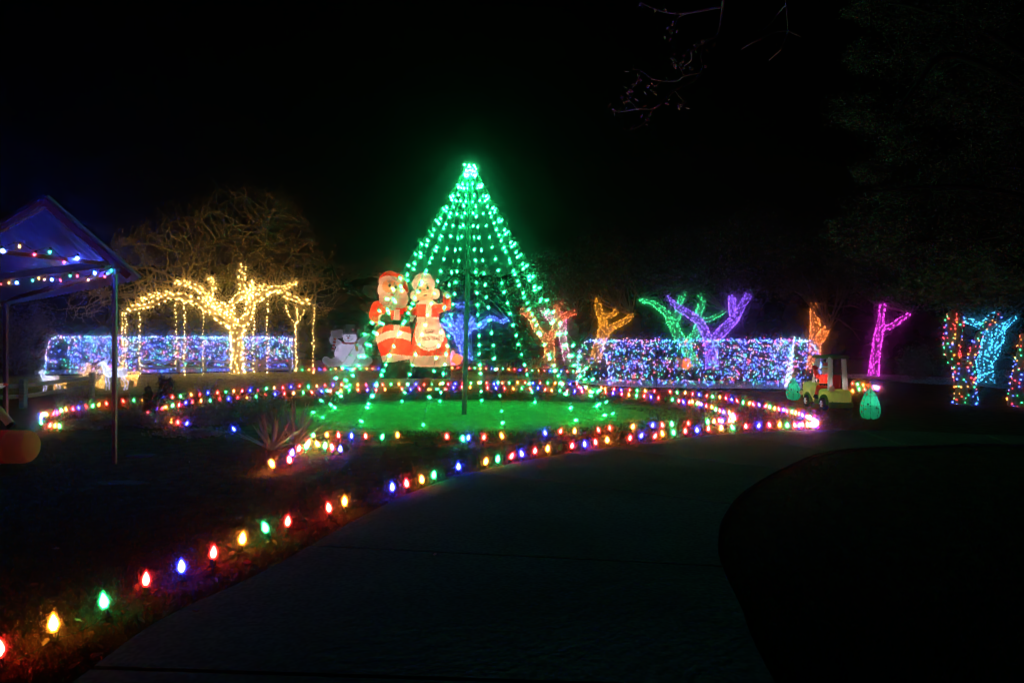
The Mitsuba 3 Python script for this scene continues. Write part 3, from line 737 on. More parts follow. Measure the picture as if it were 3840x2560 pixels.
wrapped_tree("tree wrapped in bright icy cyan lights at the far right", 26.5, [
    ([(3698, 1437, 50), (3696, 1400, 45), (3692, 1372, 46), (3688, 1345, 46)], 0),
    ([(3684, 1350, 30), (3692, 1319, 30), (3702, 1272, 28), (3712, 1234, 18)], 0.4),
    ([(3700, 1352, 30), (3718, 1339, 30), (3738, 1292, 29), (3751, 1252, 24), (3748, 1213, 14)], -0.4),
    ([(3752, 1244, 18), (3761, 1229, 18), (3785, 1206, 15), (3811, 1189, 8)], 0.8),
    ([(3682, 1226, 18), (3659, 1213, 18), (3630, 1202, 16), (3608, 1197, 12)], -0.6),
    ([(3698, 1206, 16), (3712, 1192, 14), (3725, 1172, 8)], 0.5)],
    (0.9, 8.5, 17), 11.6, 2.70, 109, crown=[(3700, 1060, 190, 110, 7000)])
k = thing("oak_tree", "dim unlit oak whose crooked boughs catch red light between the orange and magenta trees", "tree")
for bo, r0, r1 in (([(3052, 1480, 1.0), (3050, 1300, 1.0), (3045, 1130, 0.9), (3020, 1090, 0.8)], 0.22, 0.12), ([(3048, 1150, 0.8), (3095, 1140, 0.4), (3108, 1180, 0.2), (3150, 1200, 0.0), (3195, 1235, -0.2), (3225, 1275, -0.3)], 0.09, 0.02), ([(3095, 1142, 0.4), (3150, 1150, 0.2), (3200, 1148, 0.4), (3250, 1170, 0.6)], 0.06, 0.015), ([(3150, 1200, 0.0), (3180, 1225, 0.3), (3235, 1240, 0.5)], 0.04, 0.01), ([(3042, 1140, 0.8), (3000, 1100, 0.2), (2960, 1085, 0.0), (2900, 1040, 0.3)], 0.09, 0.02), ([(3020, 1092, 0.6), (2990, 1050, 0.4), (2985, 1000, 0.6)], 0.08, 0.02)):
    put(k, "bough" if r0 < 0.2 else "trunk", mikit.ply(tube(spline([P(x, y, 40.5 + e) for x, y, e in bo], 20), np.linspace(r0, r1, 20), 8), "mat_bark", smooth=True))
MULTI = dict(red=34, green=20, blue=26, orange=20)
wrapped_tree("dark forked trunk wound with multicolored lights, left of the cyan tree", 17.1, [
    ([(3622, 1516, 82), (3620, 1470, 66), (3616, 1412, 66), (3606, 1365, 60)], 0),
    ([(3596, 1372, 46), (3572, 1330, 46), (3566, 1279, 48), (3570, 1219, 42), (3569, 1172, 30)], 0.3),
    ([(3580, 1330, 24), (3590, 1280, 24), (3596, 1229, 24), (3600, 1180, 18)], -0.4),
    ([(3622, 1370, 30), (3645, 1339, 26), (3659, 1292, 24), (3675, 1246, 22), (3698, 1219, 20), (3732, 1206, 18), (3751, 1178, 12)], -0.3)],
    None, 21.0, 3.0, 110, mixc=MULTI, crown=[(3620, 1050, 170, 100, 5000)])
wrapped_tree("dark trunk wound with multicolored lights cut off by the right picture edge", 16.6, [
    ([(3826, 1524, 84), (3830, 1450, 70), (3834, 1395, 60), (3840, 1320, 44), (3846, 1250, 30)], 0)],
    None, 21.0, 3.0, 111, mixc=MULTI, crown=None)

# ---------------------------------------------------------------- the big bare tree in warm white lights
WT = 30.6
g_ = np.random.default_rng(7)
key = thing("bare_tree", "large bare spreading tree wrapped in warm white lights in front of the left light tunnel", "tree")
WLIMBS = [
    ([(890, 1412, 62), (889, 1385, 44), (889, 1353, 38), (889, 1276, 40), (886, 1232, 50)], 0),
    ([(878, 1220, 32), (832, 1191, 32), (783, 1157, 30), (744, 1134, 28), (706, 1122, 24), (683, 1113, 22), (649, 1111, 17), (607, 1122, 16), (565, 1142, 15), (515, 1150, 13), (465, 1164, 10)], -3.0),
    ([(690, 1116, 14), (640, 1102, 13), (584, 1103, 10), (530, 1122, 8)], -1.0),
    ([(880, 1205, 22), (852, 1160, 22), (813, 1141, 22), (783, 1122, 20), (752, 1088, 18), (706, 1065, 14), (664, 1059, 10)], 2.4),
    ([(783, 1118, 14), (794, 1092, 12), (806, 1069, 10), (786, 1042, 7)], 1.0),
    ([(906, 1222, 34), (932, 1176, 30), (942, 1137, 28), (974, 1111, 25), (1012, 1088, 20), (1051, 1088, 18), (1073, 1107, 15), (1119, 1126, 12), (1181, 1134, 8)], -1.6),
    ([(866, 1155, 20), (872, 1137, 18), (894, 1114, 20), (915, 1100, 20), (908, 1069, 20), (908, 1023, 18), (917, 981, 14)], 0.4),
    ([(938, 1135, 18), (928, 1118, 18), (916, 1102, 18)], 0.3),
    ([(944, 1125, 14), (936, 1099, 13), (955, 1084, 12), (989, 1072, 9)], 1.4),
    ([(940, 1096, 10), (947, 1057, 7)], 0.6),
    ([(1052, 1086, 12), (1078, 1072, 9), (1112, 1058, 6)], 0.9)]
pos, nodes, nrad = [], [], []
for i, limb in enumerate(WLIMBS):
    W, r = limb_world(limb, WT)
    if i == 0:
        b = W[0].copy(); b[2] = -0.1
        put(key, "trunk", mikit.ply(tube(np.vstack([b, W]), np.concatenate([[r[0] * 1.3], r * 0.92]), 14), "mat_bark", smooth=True))
    else:
        put(key, "limb", mikit.ply(tube(W, r * 0.9, 9), "mat_bark", smooth=True))
    pos.append(wrap(W, r, 16.0 * WT / F, g_, off=0.03))
    if i:
        nodes.append(W[1:])
pos = np.vstack(pos)
WARM = (19, 10.5, 2.2)
put(key, "light", mikit.ply(dots(pos, 2.9 * WT / F * g_.choice([0.7, 1.0, 1.0, 1.3], len(pos)), ICO), "mat_bulb", emitter=lamp(WARM, "warm")), kind="stuff")
# bare boughs and twigs: space colonisation inside the tree's dome
ENV = Polygon([(230, 1180), (255, 1110), (300, 1010), (420, 905), (560, 850), (700, 790), (830, 720), (950, 690), (1050, 720), (1130, 800), (1200, 900), (1260, 1000), (1285, 1100), (1240, 1190), (1150, 1200), (1050, 1140), (940, 1060), (700, 1080), (500, 1110), (300, 1220)])
att = []
while len(att) < 2100:
    x, y = g_.uniform(220, 1290), g_.uniform(680, 1225)
    if ENV.contains(Point(x, y)) and g_.uniform() < 0.25 + 1.5 * max(0.0, float(meshkit.fbm(np.array([x / 90, y / 70, 0.5]), 3, 4)) - 0.35):
        s = math.sqrt(max(0.05, 1 - ((x - 780) / 560) ** 2))
        att.append(P(x, y, WT + g_.uniform(-4.2, 4.2) * s))
att = np.array(att)
node = [np.array(p) for p in np.vstack(nodes)]
parent = [-1] * len(node)
step, alive = 0.28, np.ones(len(att), bool)
bare = [[(915, 985, 12), (935, 940, 9), (950, 890, 7), (945, 850, 6), (990, 820, 5)], [(940, 950, 9), (985, 925, 7), (1000, 870, 6), (1010, 820, 4)], [(912, 960, 9), (890, 935, 8), (880, 905, 7), (840, 895, 6), (760, 930, 5), (660, 945, 4)], [(1045, 1075, 9), (1055, 1010, 7), (1090, 960, 6), (1110, 900, 4)]]
for limb in bare:
    W, r = limb_world((limb, g_.uniform(-1.5, 1.5)), WT)
    put(key, "limb", mikit.ply(tube(W, r * 0.9, 7), "mat_bark", smooth=True))
    for p in W:
        node.append(p); parent.append(-1)
first = len(node)
for it in range(60):
    A = att[alive]
    if not len(A):
        break
    N = np.array(node)
    dist, idx = cKDTree(N).query(A)
    near_ok = dist < 3.0
    new = {}
    for k, a, dd in zip(idx[near_ok], A[near_ok], dist[near_ok]):
        new.setdefault(int(k), []).append((a - N[k]) / (dd + 1e-9))
    grew = 0
    for k, ds in new.items():
        v = np.sum(ds, axis=0) / len(ds) + g_.normal(size=3) * 0.12 + [0, 0, 0.06]
        v /= np.linalg.norm(v) + 1e-9
        node.append(N[k] + v * step); parent.append(k); grew += 1
    dist, _ = cKDTree(np.array(node)).query(att)
    alive &= dist > 0.32
    if not grew or len(node) > 13000:
        break
node = np.array(node); cnt = np.zeros(len(node))
for i in range(len(node) - 1, first - 1, -1):
    cnt[i] += 1
    if parent[i] >= 0:
        cnt[parent[i]] += cnt[i]
tipi = np.nonzero(cnt[first:] <= 1.5)[0] + first                 # straight young shoots beyond the boughs
newn, newp = [], []
for k0 in tipi[g_.uniform(size=len(tipi)) < 0.8]:
    k = int(k0); dirn = np.array([g_.normal() * 0.35, g_.normal() * 0.3, 1.0 if node[k][2] > 4.0 else 0.1]) + (node[k] - node[parent[k]]) / step * 0.7
    dirn /= np.linalg.norm(dirn)
    for q_ in range(int(g_.integers(1, 5))):
        newn.append((node[k] if q_ == 0 else newn[-1]) + dirn * 0.2 + g_.normal(size=3) * 0.03)
        newp.append(k if q_ == 0 else len(node) + len(newn) - 2)
node = np.vstack([node, newn]); parent = parent + newp; cnt = np.concatenate([cnt, np.ones(len(newn))])
i = np.arange(first, len(node)); pr_ = np.array(parent)[i]
ra = np.clip(0.0072 * cnt[i] ** 0.44, 0.0072, 0.06)
rb = np.where(pr_ >= first, np.clip(0.0072 * cnt[pr_] ** 0.44, 0.0072, 0.07), ra * 1.1)
a, b = node[pr_], node[i]
t = b - a; t /= np.linalg.norm(t, axis=1, keepdims=True) + 1e-9
u = np.cross(t, [0.3, 0.9, 0.2]); u /= np.linalg.norm(u, axis=1, keepdims=True); w = np.cross(t, u)
ang = np.arange(3) * 2 * np.pi / 3
ring = lambda c, r: c[:, None] + r[:, None, None] * (np.cos(ang)[None, :, None] * u[:, None] + np.sin(ang)[None, :, None] * w[:, None])
V = np.concatenate([ring(a, rb), ring(b, ra)], 1).reshape(-1, 3)
q = []
for k in range(3):
    q += [[k, (k + 1) % 3, 3 + (k + 1) % 3], [k, 3 + (k + 1) % 3, 3 + k]]
Fc = (np.array(q)[None] + (np.arange(len(i)) * 6)[:, None, None]).reshape(-1, 3)
put(key, "twig", mikit.ply((V, Fc), "mat_twig"), kind="stuff")
tips = node[first:][cnt[first:] <= 1.5]
high = tips[tips[:, 2] > H0 + (HZ - 980) / F * WT]
sel = high[g_.choice(len(high), min(len(high), 90), replace=False)]
lp = (sel[:, None] + g_.normal(size=(len(sel), 7, 3)) * [0.09, 0.09, 0.16]).reshape(-1, 3)
put(key, "dry_leaf", mikit.ply(leaves(lp, 0.11, 5), "mat_dry_leaf"), "last rusty brown leaves at the top of the bare tree", "stuff")
for (x, y, rx, ry) in ((835, 1045, 28, 48), (1010, 905, 24, 22)):    # green tufts among the boughs
    c = P(x, y, WT + 0.5)
    put(key, "leaf_tuft", mikit.ply(leaves(crown_points(c, (rx * WT / F, 0.35, ry * WT / F), 900, int(x), 14, 0.3), 0.1, 3), "mat_ball_moss"), "green leafy tuft among the bare boughs", "stuff")

# strings of warm bulbs hanging from its limbs
def hanging_string(label, x, y0, y1, d, n, sway=4, seed=0, pts=None):
    g = np.random.default_rng(seed + int(x))
    k = thing("hanging_light_string", label, "light string", "warm light strings hanging from the bare tree")
    line = pts or [(x + g.normal() * sway * 0.4, y0 + (y1 - y0) * t) for t in np.linspace(0, 1, 7)]
    W = spline(np.array([P(a, b, d) for a, b in line]), 40)
    put(k, "wire", mikit.ply(tube(W, 0.006, 4), "mat_cord"))
    tt = np.sort((np.arange(n) + g.uniform(0.2, 0.8, n)) / n)
    c = np.array([[np.interp(t, np.linspace(0, 1, 40), W[:, j]) for j in range(3)] for t in tt]) + g.normal(size=(n, 3)) * [0.02, 0.02, 0.0]
    put(k, "bulb", mikit.ply(dots(c, 2.5 * d / F * g.choice([0.6, 0.8, 1.0, 1.25], n), ICO1), "mat_bulb", emitter=lamp([0.5 * v for v in WARM], "warm")), kind="stuff")


for j, (x, y0, y1, d, n, where) in enumerate([(461, 1166, 1392, 27.6, 20, "leftmost, at the left limb's tip"), (471, 1166, 1388, 27.9, 20, "doubled beside the leftmost one"), (523, 1150, 1432, 28.2, 20, "second place from the left, reaching low"), (660, 1115, 1385, 29.0, 20, "third place from the left"), (692, 1118, 1422, 29.4, 26, "fourth place from the left, bright"), (760, 1135, 1440, 29.8, 24, "left of the trunk, reaching lowest"), (951, 1128, 1400, 30.3, 20, "close on the right of the trunk"), (1003, 1092, 1406, 29.8, 22, "second to the right of the trunk"), (1176, 1134, 1406, 29.1, 22, "outermost on the right")]):
    hanging_string(f"warm white bulb string on the bare tree, {where}", x, y0, y1, d, n, seed=j)
hanging_string("doubled column of warm white bulbs right of the bare trunk", 1112, 1150, 1395, 29.6, 40, seed=20, sway=8)
hanging_string("loop of warm white bulbs swagged above the doubled column", 1090, 1150, 1210, 29.5, 16, pts=[(1072, 1140), (1080, 1170), (1092, 1196), (1110, 1212), (1122, 1198), (1134, 1180), (1142, 1160)])

# ---------------------------------------------------------------- dark foliage on the right, overhanging branch, far bushes
def dark_tree(label, trunk, boughs, clumps, d, leaf, n_per, seed, mat="mat_near_leaf"):
    g = np.random.default_rng(seed)
    k = thing("oak_tree", label, "tree")
    put(k, "trunk", mikit.ply(tube(spline([P(x, y, d + e) if y is not None else np.array([*P(x, HZ, d + e)[:2], -0.1]) for x, y, e in trunk[0]], 14), np.linspace(trunk[1], trunk[2], 14), 12), "mat_dark_bark", smooth=True))
    for bo, r0, r1 in boughs:
        put(k, "limb", mikit.ply(tube(spline([P(x, y, d + e) for x, y, e in bo], 16), np.linspace(r0, r1, 16), 7), "mat_dark_bark", smooth=True))
    pts, tw = [], []
    for x, y, rx, rz in clumps:
        c = P(x, y, d + g.uniform(-1.2, 1.2))
        p = crown_points(c, (rx * d / F, max(rx, rz) * d / F * 0.8, rz * d / F), n_per, int(seed + x + y), 22, 0.2)
        pts.append(p)
        for _ in range(14):
            e = p[g.integers(0, len(p))]
            tw.append(tube(spline([c, (c + e) / 2 + g.normal(size=3) * 0.1, e], 6), np.linspace(0.02, 0.005, 6), 4, False))
    put(k, "crown", mikit.ply(leaves(np.vstack(pts), leaf, seed), mat), kind="stuff")
    put(k, "twig", mikit.ply(cat(tw), "mat_dark_bark"), kind="stuff")


dark_tree("large dark oak filling the upper right of the picture above the lawn", ([(4150, None, 0), (4130, 1100, 0), (4060, 600, 0), (3950, 250, 0)], 0.3, 0.16), [
    ([(4080, 520, 0), (3850, 330, -1), (3560, 205, -1.5), (3430, 330, -1.5), (3370, 420, -1.5)], 0.1, 0.03), ([(3980, 300, 0), (3700, 120, -0.5), (3450, 30, -1), (3330, 10, -1)], 0.08, 0.02), ([(4120, 900, 0), (3900, 760, -0.6), (3600, 700, -1), (3250, 720, -1)], 0.1, 0.02)],
    [(3260, 20, 90, 40), (3420, 60, 130, 70), (3620, 60, 160, 90), (3800, 80, 150, 110), (3240, 215, 80, 50), (3420, 200, 140, 90), (3600, 230, 160, 120), (3780, 260, 150, 130), (3220, 420, 110, 60), (3340, 440, 130, 60), (3520, 330, 100, 80), (3560, 420, 80, 60), (3700, 420, 130, 110), (3830, 480, 120, 140), (3260, 650, 70, 40), (3380, 560, 90, 60), (3330, 760, 140, 90), (3500, 720, 150, 110), (3680, 650, 150, 140), (3830, 760, 120, 150), (3300, 900, 150, 80), (3480, 900, 170, 110), (3660, 900, 170, 130), (3820, 980, 130, 120), (3180, 860, 80, 50)], 14.0, 0.05, 1300, 301)

# branch reaching in from above, nearer to the camera
BD = 6.2
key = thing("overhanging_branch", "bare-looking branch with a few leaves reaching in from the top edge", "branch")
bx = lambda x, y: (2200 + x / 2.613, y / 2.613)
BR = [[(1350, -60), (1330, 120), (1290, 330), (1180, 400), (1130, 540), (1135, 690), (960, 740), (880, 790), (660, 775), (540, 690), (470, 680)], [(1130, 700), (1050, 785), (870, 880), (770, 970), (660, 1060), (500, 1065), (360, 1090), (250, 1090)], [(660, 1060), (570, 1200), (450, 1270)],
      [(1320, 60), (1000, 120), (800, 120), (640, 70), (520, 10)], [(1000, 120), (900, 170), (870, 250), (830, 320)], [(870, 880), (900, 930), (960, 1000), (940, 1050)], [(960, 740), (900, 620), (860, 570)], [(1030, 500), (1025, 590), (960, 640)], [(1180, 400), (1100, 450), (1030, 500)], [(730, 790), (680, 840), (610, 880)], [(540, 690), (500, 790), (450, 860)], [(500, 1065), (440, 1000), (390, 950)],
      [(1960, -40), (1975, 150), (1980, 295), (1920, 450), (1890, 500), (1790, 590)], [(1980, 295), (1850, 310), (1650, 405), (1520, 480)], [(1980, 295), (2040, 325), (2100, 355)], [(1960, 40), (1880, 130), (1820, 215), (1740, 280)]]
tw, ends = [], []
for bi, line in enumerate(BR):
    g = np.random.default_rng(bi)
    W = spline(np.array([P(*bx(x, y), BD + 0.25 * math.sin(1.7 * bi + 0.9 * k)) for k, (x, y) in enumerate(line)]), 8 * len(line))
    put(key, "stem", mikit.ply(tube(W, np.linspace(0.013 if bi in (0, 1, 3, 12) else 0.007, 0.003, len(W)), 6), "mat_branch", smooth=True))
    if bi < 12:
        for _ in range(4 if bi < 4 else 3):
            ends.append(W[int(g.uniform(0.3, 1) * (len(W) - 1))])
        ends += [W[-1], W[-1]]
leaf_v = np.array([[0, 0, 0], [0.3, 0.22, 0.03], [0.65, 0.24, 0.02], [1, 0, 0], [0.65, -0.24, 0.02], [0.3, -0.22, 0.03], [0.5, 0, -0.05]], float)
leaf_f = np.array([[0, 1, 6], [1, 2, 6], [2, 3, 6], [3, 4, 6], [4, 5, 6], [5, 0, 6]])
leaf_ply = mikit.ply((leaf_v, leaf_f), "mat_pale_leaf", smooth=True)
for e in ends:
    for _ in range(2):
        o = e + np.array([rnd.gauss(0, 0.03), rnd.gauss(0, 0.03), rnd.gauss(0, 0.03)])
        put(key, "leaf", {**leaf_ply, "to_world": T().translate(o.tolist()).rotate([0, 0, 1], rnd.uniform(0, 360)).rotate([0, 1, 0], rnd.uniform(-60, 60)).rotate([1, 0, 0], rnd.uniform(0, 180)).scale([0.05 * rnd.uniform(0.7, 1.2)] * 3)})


def bush(label, px, py, rx, rz, d, n, leaf, seed, mat="mat_shrub", stems=10, cat_="shrub", group=None, name="shrub"):
    g = np.random.default_rng(seed)
    k = thing(name, label, cat_, group)
    c = P(px, py, d)
    p = crown_points(c, (rx * d / F, rx * d / F * 0.7, rz * d / F), n, seed, 40, 0.2)
    p = p[p[:, 2] > 0.01]
    put(k, "foliage", mikit.ply(leaves(p, leaf, seed), mat), kind="stuff")
    st = [tube(spline([[c[0] + g.normal() * 0.05, c[1], -0.02], (np.array([c[0], c[1], 0]) + e) / 2 + g.normal(size=3) * 0.04, e], 6), np.linspace(0.012, 0.003, 6), 5, False) for e in p[g.integers(0, len(p), stems)]]
    put(k, "stem", mikit.ply(cat(st), "mat_bark"), kind="stuff")


bush("tall dark tree-like bush at the far left behind the fence", 60, 1240, 120, 130, 34, 7000, 0.12, 401)
bush("dark bush on the right, under the far oak crowns beside the magenta tree", 3440, 1370, 70, 60, 29, 3000, 0.09, 402)
bush("low dark bush right of the cyan tree's foot", 3770, 1415, 50, 26, 26, 1500, 0.07, 403)
bush("low dim bush below the red-orange tree", 2010, 1365, 50, 20, 42, 1200, 0.1, 404)
bush("low dim bush right of the pink-lit tree", 2180, 1350, 40, 30, 46, 1200, 0.1, 405)


# the dark wood that closes the garden behind everything
k = "far_wood"
labels[k] = {"label": "dark wood closing the garden far behind the lights", "category": "woods", "kind": "stuff"}
ms, lf = [], []
gw = np.random.default_rng(77)
ib = trimesh.creation.icosphere(subdivisions=3)
for row, (dd, hh) in enumerate(((70, 7.0), (84, 10.0))):
    for x in np.arange(-95, 110, 6.5):
        r = np.array([gw.uniform(4.4, 6.0), gw.uniform(3, 4), hh * gw.uniform(0.45, 0.62)])
        c = np.array([x + gw.normal() * 1.2, dd + gw.normal() * 2, r[2] * 0.85])
        v = np.array(ib.vertices)
        v = v * (0.75 + 0.6 * meshkit.fbm(v * 2.2 + x, 3))[:, None]
        ms.append((v * r + c, np.array(ib.faces)))
        sel = v[gw.integers(0, len(v), 700)] * gw.uniform(0.95, 1.18, (700, 1)) + gw.normal(size=(700, 3)) * 0.05
        lf.append(sel * r + c)
ms.append(leaves(np.vstack(lf), 0.34, 78))
scene[k] = mikit.ply(cat(ms), "mat_far_wood")

# ---------------------------------------------------------------- inflatables
class Sheet:
    """A figure measured in units read off the photograph: x right, -z down, y away; placed at one distance."""

    def __init__(self, x0, y0, k, d):
        self.x0, self.y0, self.k, self.d = x0, y0, k, d
        self.su = d / F / k

    def w(self, v):
        v = np.asarray(v, float)
        o = P(self.x0, self.y0, self.d)
        return o + v * self.su

    def mesh(self, vf):
        v, f = (np.asarray(vf.vertices), np.asarray(vf.faces)) if hasattr(vf, "vertices") else vf
        return self.w(v), f


def sphere_chain(pts):
    return blob_chain([p[:3] for p in pts], [p[3] for p in pts])


def ell(c, r):
    return mani(ellipsoid(c, r, 3))


def rowsurf(rows):
    r = np.array([list(q[:4]) for q in rows])
    r = r[np.argsort(r[:, 1])]

    def front(x, z):
        c, hw, hd = (np.interp(z, r[:, 1], r[:, k]) for k in (0, 2, 3))
        return -hd * np.sqrt(np.maximum(0.02, 1 - ((x - c) / hw) ** 2))
    return front


def near_front(t, x, z, rad=16):
    v = t.vertices
    m = (np.abs(v[:, 0] - x) < rad) & (np.abs(v[:, 2] - z) < rad)
    return v[m, 1].min() if m.any() else 0.0


def skin_parts(key, sheet, t, classify, cloths, prefix=""):
    for name, vf in pieces(t, classify).items():
        nm, bs = cloths[name]
        put(key, nm, mikit.ply(sheet.mesh(vf), bs, smooth=True))


def inner_lamp(key, sheet, c, r, col):
    v, f = flip_out(*ellipsoid(c, (r, r, r), 2))
    put(key, "inner_lamp", mikit.ply(sheet.mesh((v, f)), "mat_bulb", emitter=lamp(col, "inflate")))


GLOW = (66, 36, 19)

# --- the bearded man in red
sh = Sheet(1300, 1000, 3.648, 30.0)
man = thing("inflatable_man", "giant glowing inflatable bearded man in red suit and cap, left one of the couple", "inflatable figure")
body_rows = [(672, -1320, 150, 110), (672, -1300, 185, 130), (668, -1240, 190, 140), (655, -1100, 222, 170), (637, -980, 242, 185), (630, -850, 238, 182), (626, -740, 230, 172), (625, -620, 222, 160), (612, -520, 190, 140), (600, -455, 140, 110), (600, -430, 80, 60)]
tb = smooth_union([mani(loft(body_rows)), sphere_chain([(420, 0, -545, 78), (368, -30, -655, 60), (400, -90, -715, 52), (505, -150, -715, 50)]), sphere_chain([(830, 0, -590, 58), (905, -40, -665, 48), (850, -120, -720, 44)])], 13)


def cls_man(c, n):
    x, y, z = c[:, 0], c[:, 1], -c[:, 2]
    out = np.full(len(c), "coat", dtype=object)
    out[(z > 1195 + 0.0008 * (x - 670) ** 2)] = "hem"
    a = 872 + 0.0013 * (x - 690) ** 2
    out[(z > a) & (z < a + 100)] = "band"
    b = 735 + 0.0011 * (x - 690) ** 2
    out[(z > b) & (z < b + 62) & (y > -400)] = "belt"
    out[(x > 672) & (x < 748) & (y < 0) & (z > 590) & (z < 890) & ~((z > b) & (z < b + 62))] = "placket"
    out[(x > 470) & (x < 545) & (y < -105) & (z > 655) & (z < 780)] = "cuff"
    arm = ((x < 470) & (z > 470) & (z < 775) & ((x < 402) | (y < -70))) | ((x > 868) & (z > 560) & (z < 780))
    out[arm & (out != "cuff") & (x < 640)] = "sleeve"
    out[arm & (out != "cuff") & (x >= 640)] = "sleeve2"
    out[(x > 862) & (z > 668) & (z < 785)] = "cuff2"
    return out.astype(str)


skin_parts(man, sh, tb, cls_man, dict(coat=("coat", "cloth_red"), sleeve=("sleeve", "cloth_red"), sleeve2=("sleeve", "cloth_red"), hem=("hem", "cloth_white"), band=("coat_band", "cloth_white"), belt=("belt", "cloth_black"), placket=("placket", "cloth_white"), cuff=("cuff", "cloth_white"), cuff2=("cuff", "cloth_white")))
boots = smooth_union([mani(loft([(727, -1531, 240, 130), (727, -1515, 260, 150), (725, -1400, 255, 150), (718, -1330, 228, 140), (690, -1275, 185, 125), (690, -1262, 150, 100)]))], 22)
put(man, "boots", mikit.ply(sh.mesh(boots), "cloth_black", smooth=True))
for c, r in (((572, -205, -722), (72, 50, 70)), ((832, -165, -712), (62, 48, 72))):
    gl = [ell(c, r)]
    for q in range(4):                                            # mitten with rounded finger bumps
        gl.append(ell((c[0] + (38 if c[0] < 700 else -30), c[1] - 22, c[2] - 34 + 24 * q), (34, 22, 17)))
    gl.append(ell((c[0] + (10 if c[0] < 700 else -5), c[1] - 20, c[2] + 58), (22, 20, 36)))
    put(man, "mitten", mikit.ply(sh.mesh(smooth_union(gl, 14, 3)), "cloth_green", smooth=True))
v_, f_ = loft([(705, -795, 75, 20, -178), (705, -735, 75, 20, -178)], 16)
put(man, "buckle", mikit.ply(sh.mesh((v_, f_)), "cloth_green"))
th = smooth_union([ell((592, 0, -215), (153, 145, 160)), ell((592, 0, -320), (168, 150, 150)), ell((652, -50, -440), (198, 140, 182)), sphere_chain([(700, 40, -150, 70), (772, 55, -240, 48), (812, 60, -330, 26)]), ell((610, -128, -348), (70, 40, 27)), ell((722, -120, -366), (74, 42, 27)), ell((655, -150, -322), (27, 30, 22))], 10, 3)


def cls_head(c, n):
    x, y, z = c[:, 0], c[:, 1], -c[:, 2]
    up = 135 + 0.0019 * (x - 590) ** 2
    out = np.full(len(c), "beard", dtype=object)
    fx, fz = (x - 628) / 122, (z - 275) / 95
    out[(fx * fx + fz * fz < 1) & (y < 10) & (z > up + 50)] = "face"
    out[(((x - 655) / 30) ** 2 + ((z - 322) / 23) ** 2 < 1) & (y < -120)] = "face"
    out[(z > up) & (z < up + 58) & (x < 755)] = "brim"
    out[(z <= up) | ((x > 748) & (z < 345) & (y > -35))] = "cap"
    return out.astype(str)


skin_parts(man, sh, th, cls_head, dict(beard=("beard", "cloth_white"), face=("face", "cloth_skin"), brim=("cap_brim", "cloth_white"), cap=("cap", "cloth_red")))


def patch(key, name, t, x, z, rx, rz, mat, proud=3.0, depth=6.0, n=2):
    y = near_front(t, x, z)
    put(key, name, mikit.ply(sh.mesh(ellipsoid((x, y - proud + depth, z), (rx, depth + proud, rz), n)), mat, smooth=True))


for x, z in ((612, -265), (694, -285)):
    patch(man, "eye", th, x, z, 25, 31, "mat_white_print", 5)
    patch(man, "pupil", th, x + 2, z - 1, 20, 27, "mat_black_print", 11)
    patch(man, "eye_glint", th, x - 5, z + 11, 6, 7, "mat_white_print", 19)
for x, z, r in ((606, -213, 30), (690, -235, 27)):
    patch(man, "eyebrow", th, x, z, r, 15, "cloth_white", 10)
patch(man, "mouth", th, 654, -392, 30, 15, "cloth_red", 9)
patch(man, "cap_pompon", th, 662, -572, 34, 34, "cloth_white", 14, 22)
inner_lamp(man, sh, (650, 10, -1010), 40, GLOW)
inner_lamp(man, sh, (600, 0, -620), 26, GLOW)
inner_lamp(man, sh, (372, -30, -655), 14, GLOW)
inner_lamp(man, sh, (600, 10, -330), 34, [0.55 * v for v in GLOW])

# --- the woman in the apron
lady = thing("inflatable_woman", "giant glowing inflatable grey-haired woman waving, in red dress and lettered white apron", "inflatable figure")
sk = [(1140, -1362, 240, 170), (1140, -1340, 280, 195), (1140, -1215, 283, 200), (1142, -1100, 262, 192), (1135, -950, 226, 172), (1122, -830, 186, 146), (1112, -725, 150, 120), (1114, -640, 156, 120), (1114, -560, 162, 116), (1104, -510, 148, 100), (1092, -470, 95, 80), (1086, -430, 80, 70)]
front = rowsurf(sk)
tl = smooth_union([mani(loft(sk)), sphere_chain([(1250, 0, -575, 62), (1362, 0, -545, 60), (1374, -10, -440, 54), (1370, -10, -385, 50)]), sphere_chain([(965, 0, -590, 52), (885, -20, -630, 44), (888, -60, -715, 40)])], 13)


def cls_lady(c, n):
    x, y, z = c[:, 0], c[:, 1], -c[:, 2]
    out = np.full(len(c), "dress", dtype=object)
    th_ = np.arctan2(z - 920, x - 1146)
    rr = np.hypot((x - 1146) / (196 + 9 * np.abs(np.sin(11 * th_))), (z - 920) / (222 + 9 * np.abs(np.sin(11 * th_))))
    out[z > 1215] = "hem"
    out[z < 515] = "collar"
    out[(x > 1098) & (x < 1172) & (y < 0) & (z > 500) & (z < 700)] = "placket"
    out[(z > 692) & (z < 765) & (x > 940) & (x < 1300)] = "waistband"
    out[(rr < 1) & (y < -20) & (z > 740)] = "apron"
    out[(x > 1300) & (z < 600) & (z > 405)] = "sleeve"
    out[(x > 1300) & (z <= 405)] = "cuff"
    out[(x < 935) & (z < 665)] = "sleeve2"
    out[(x < 932) & (z >= 665) & (z < 770)] = "cuff2"
    return out.astype(str)


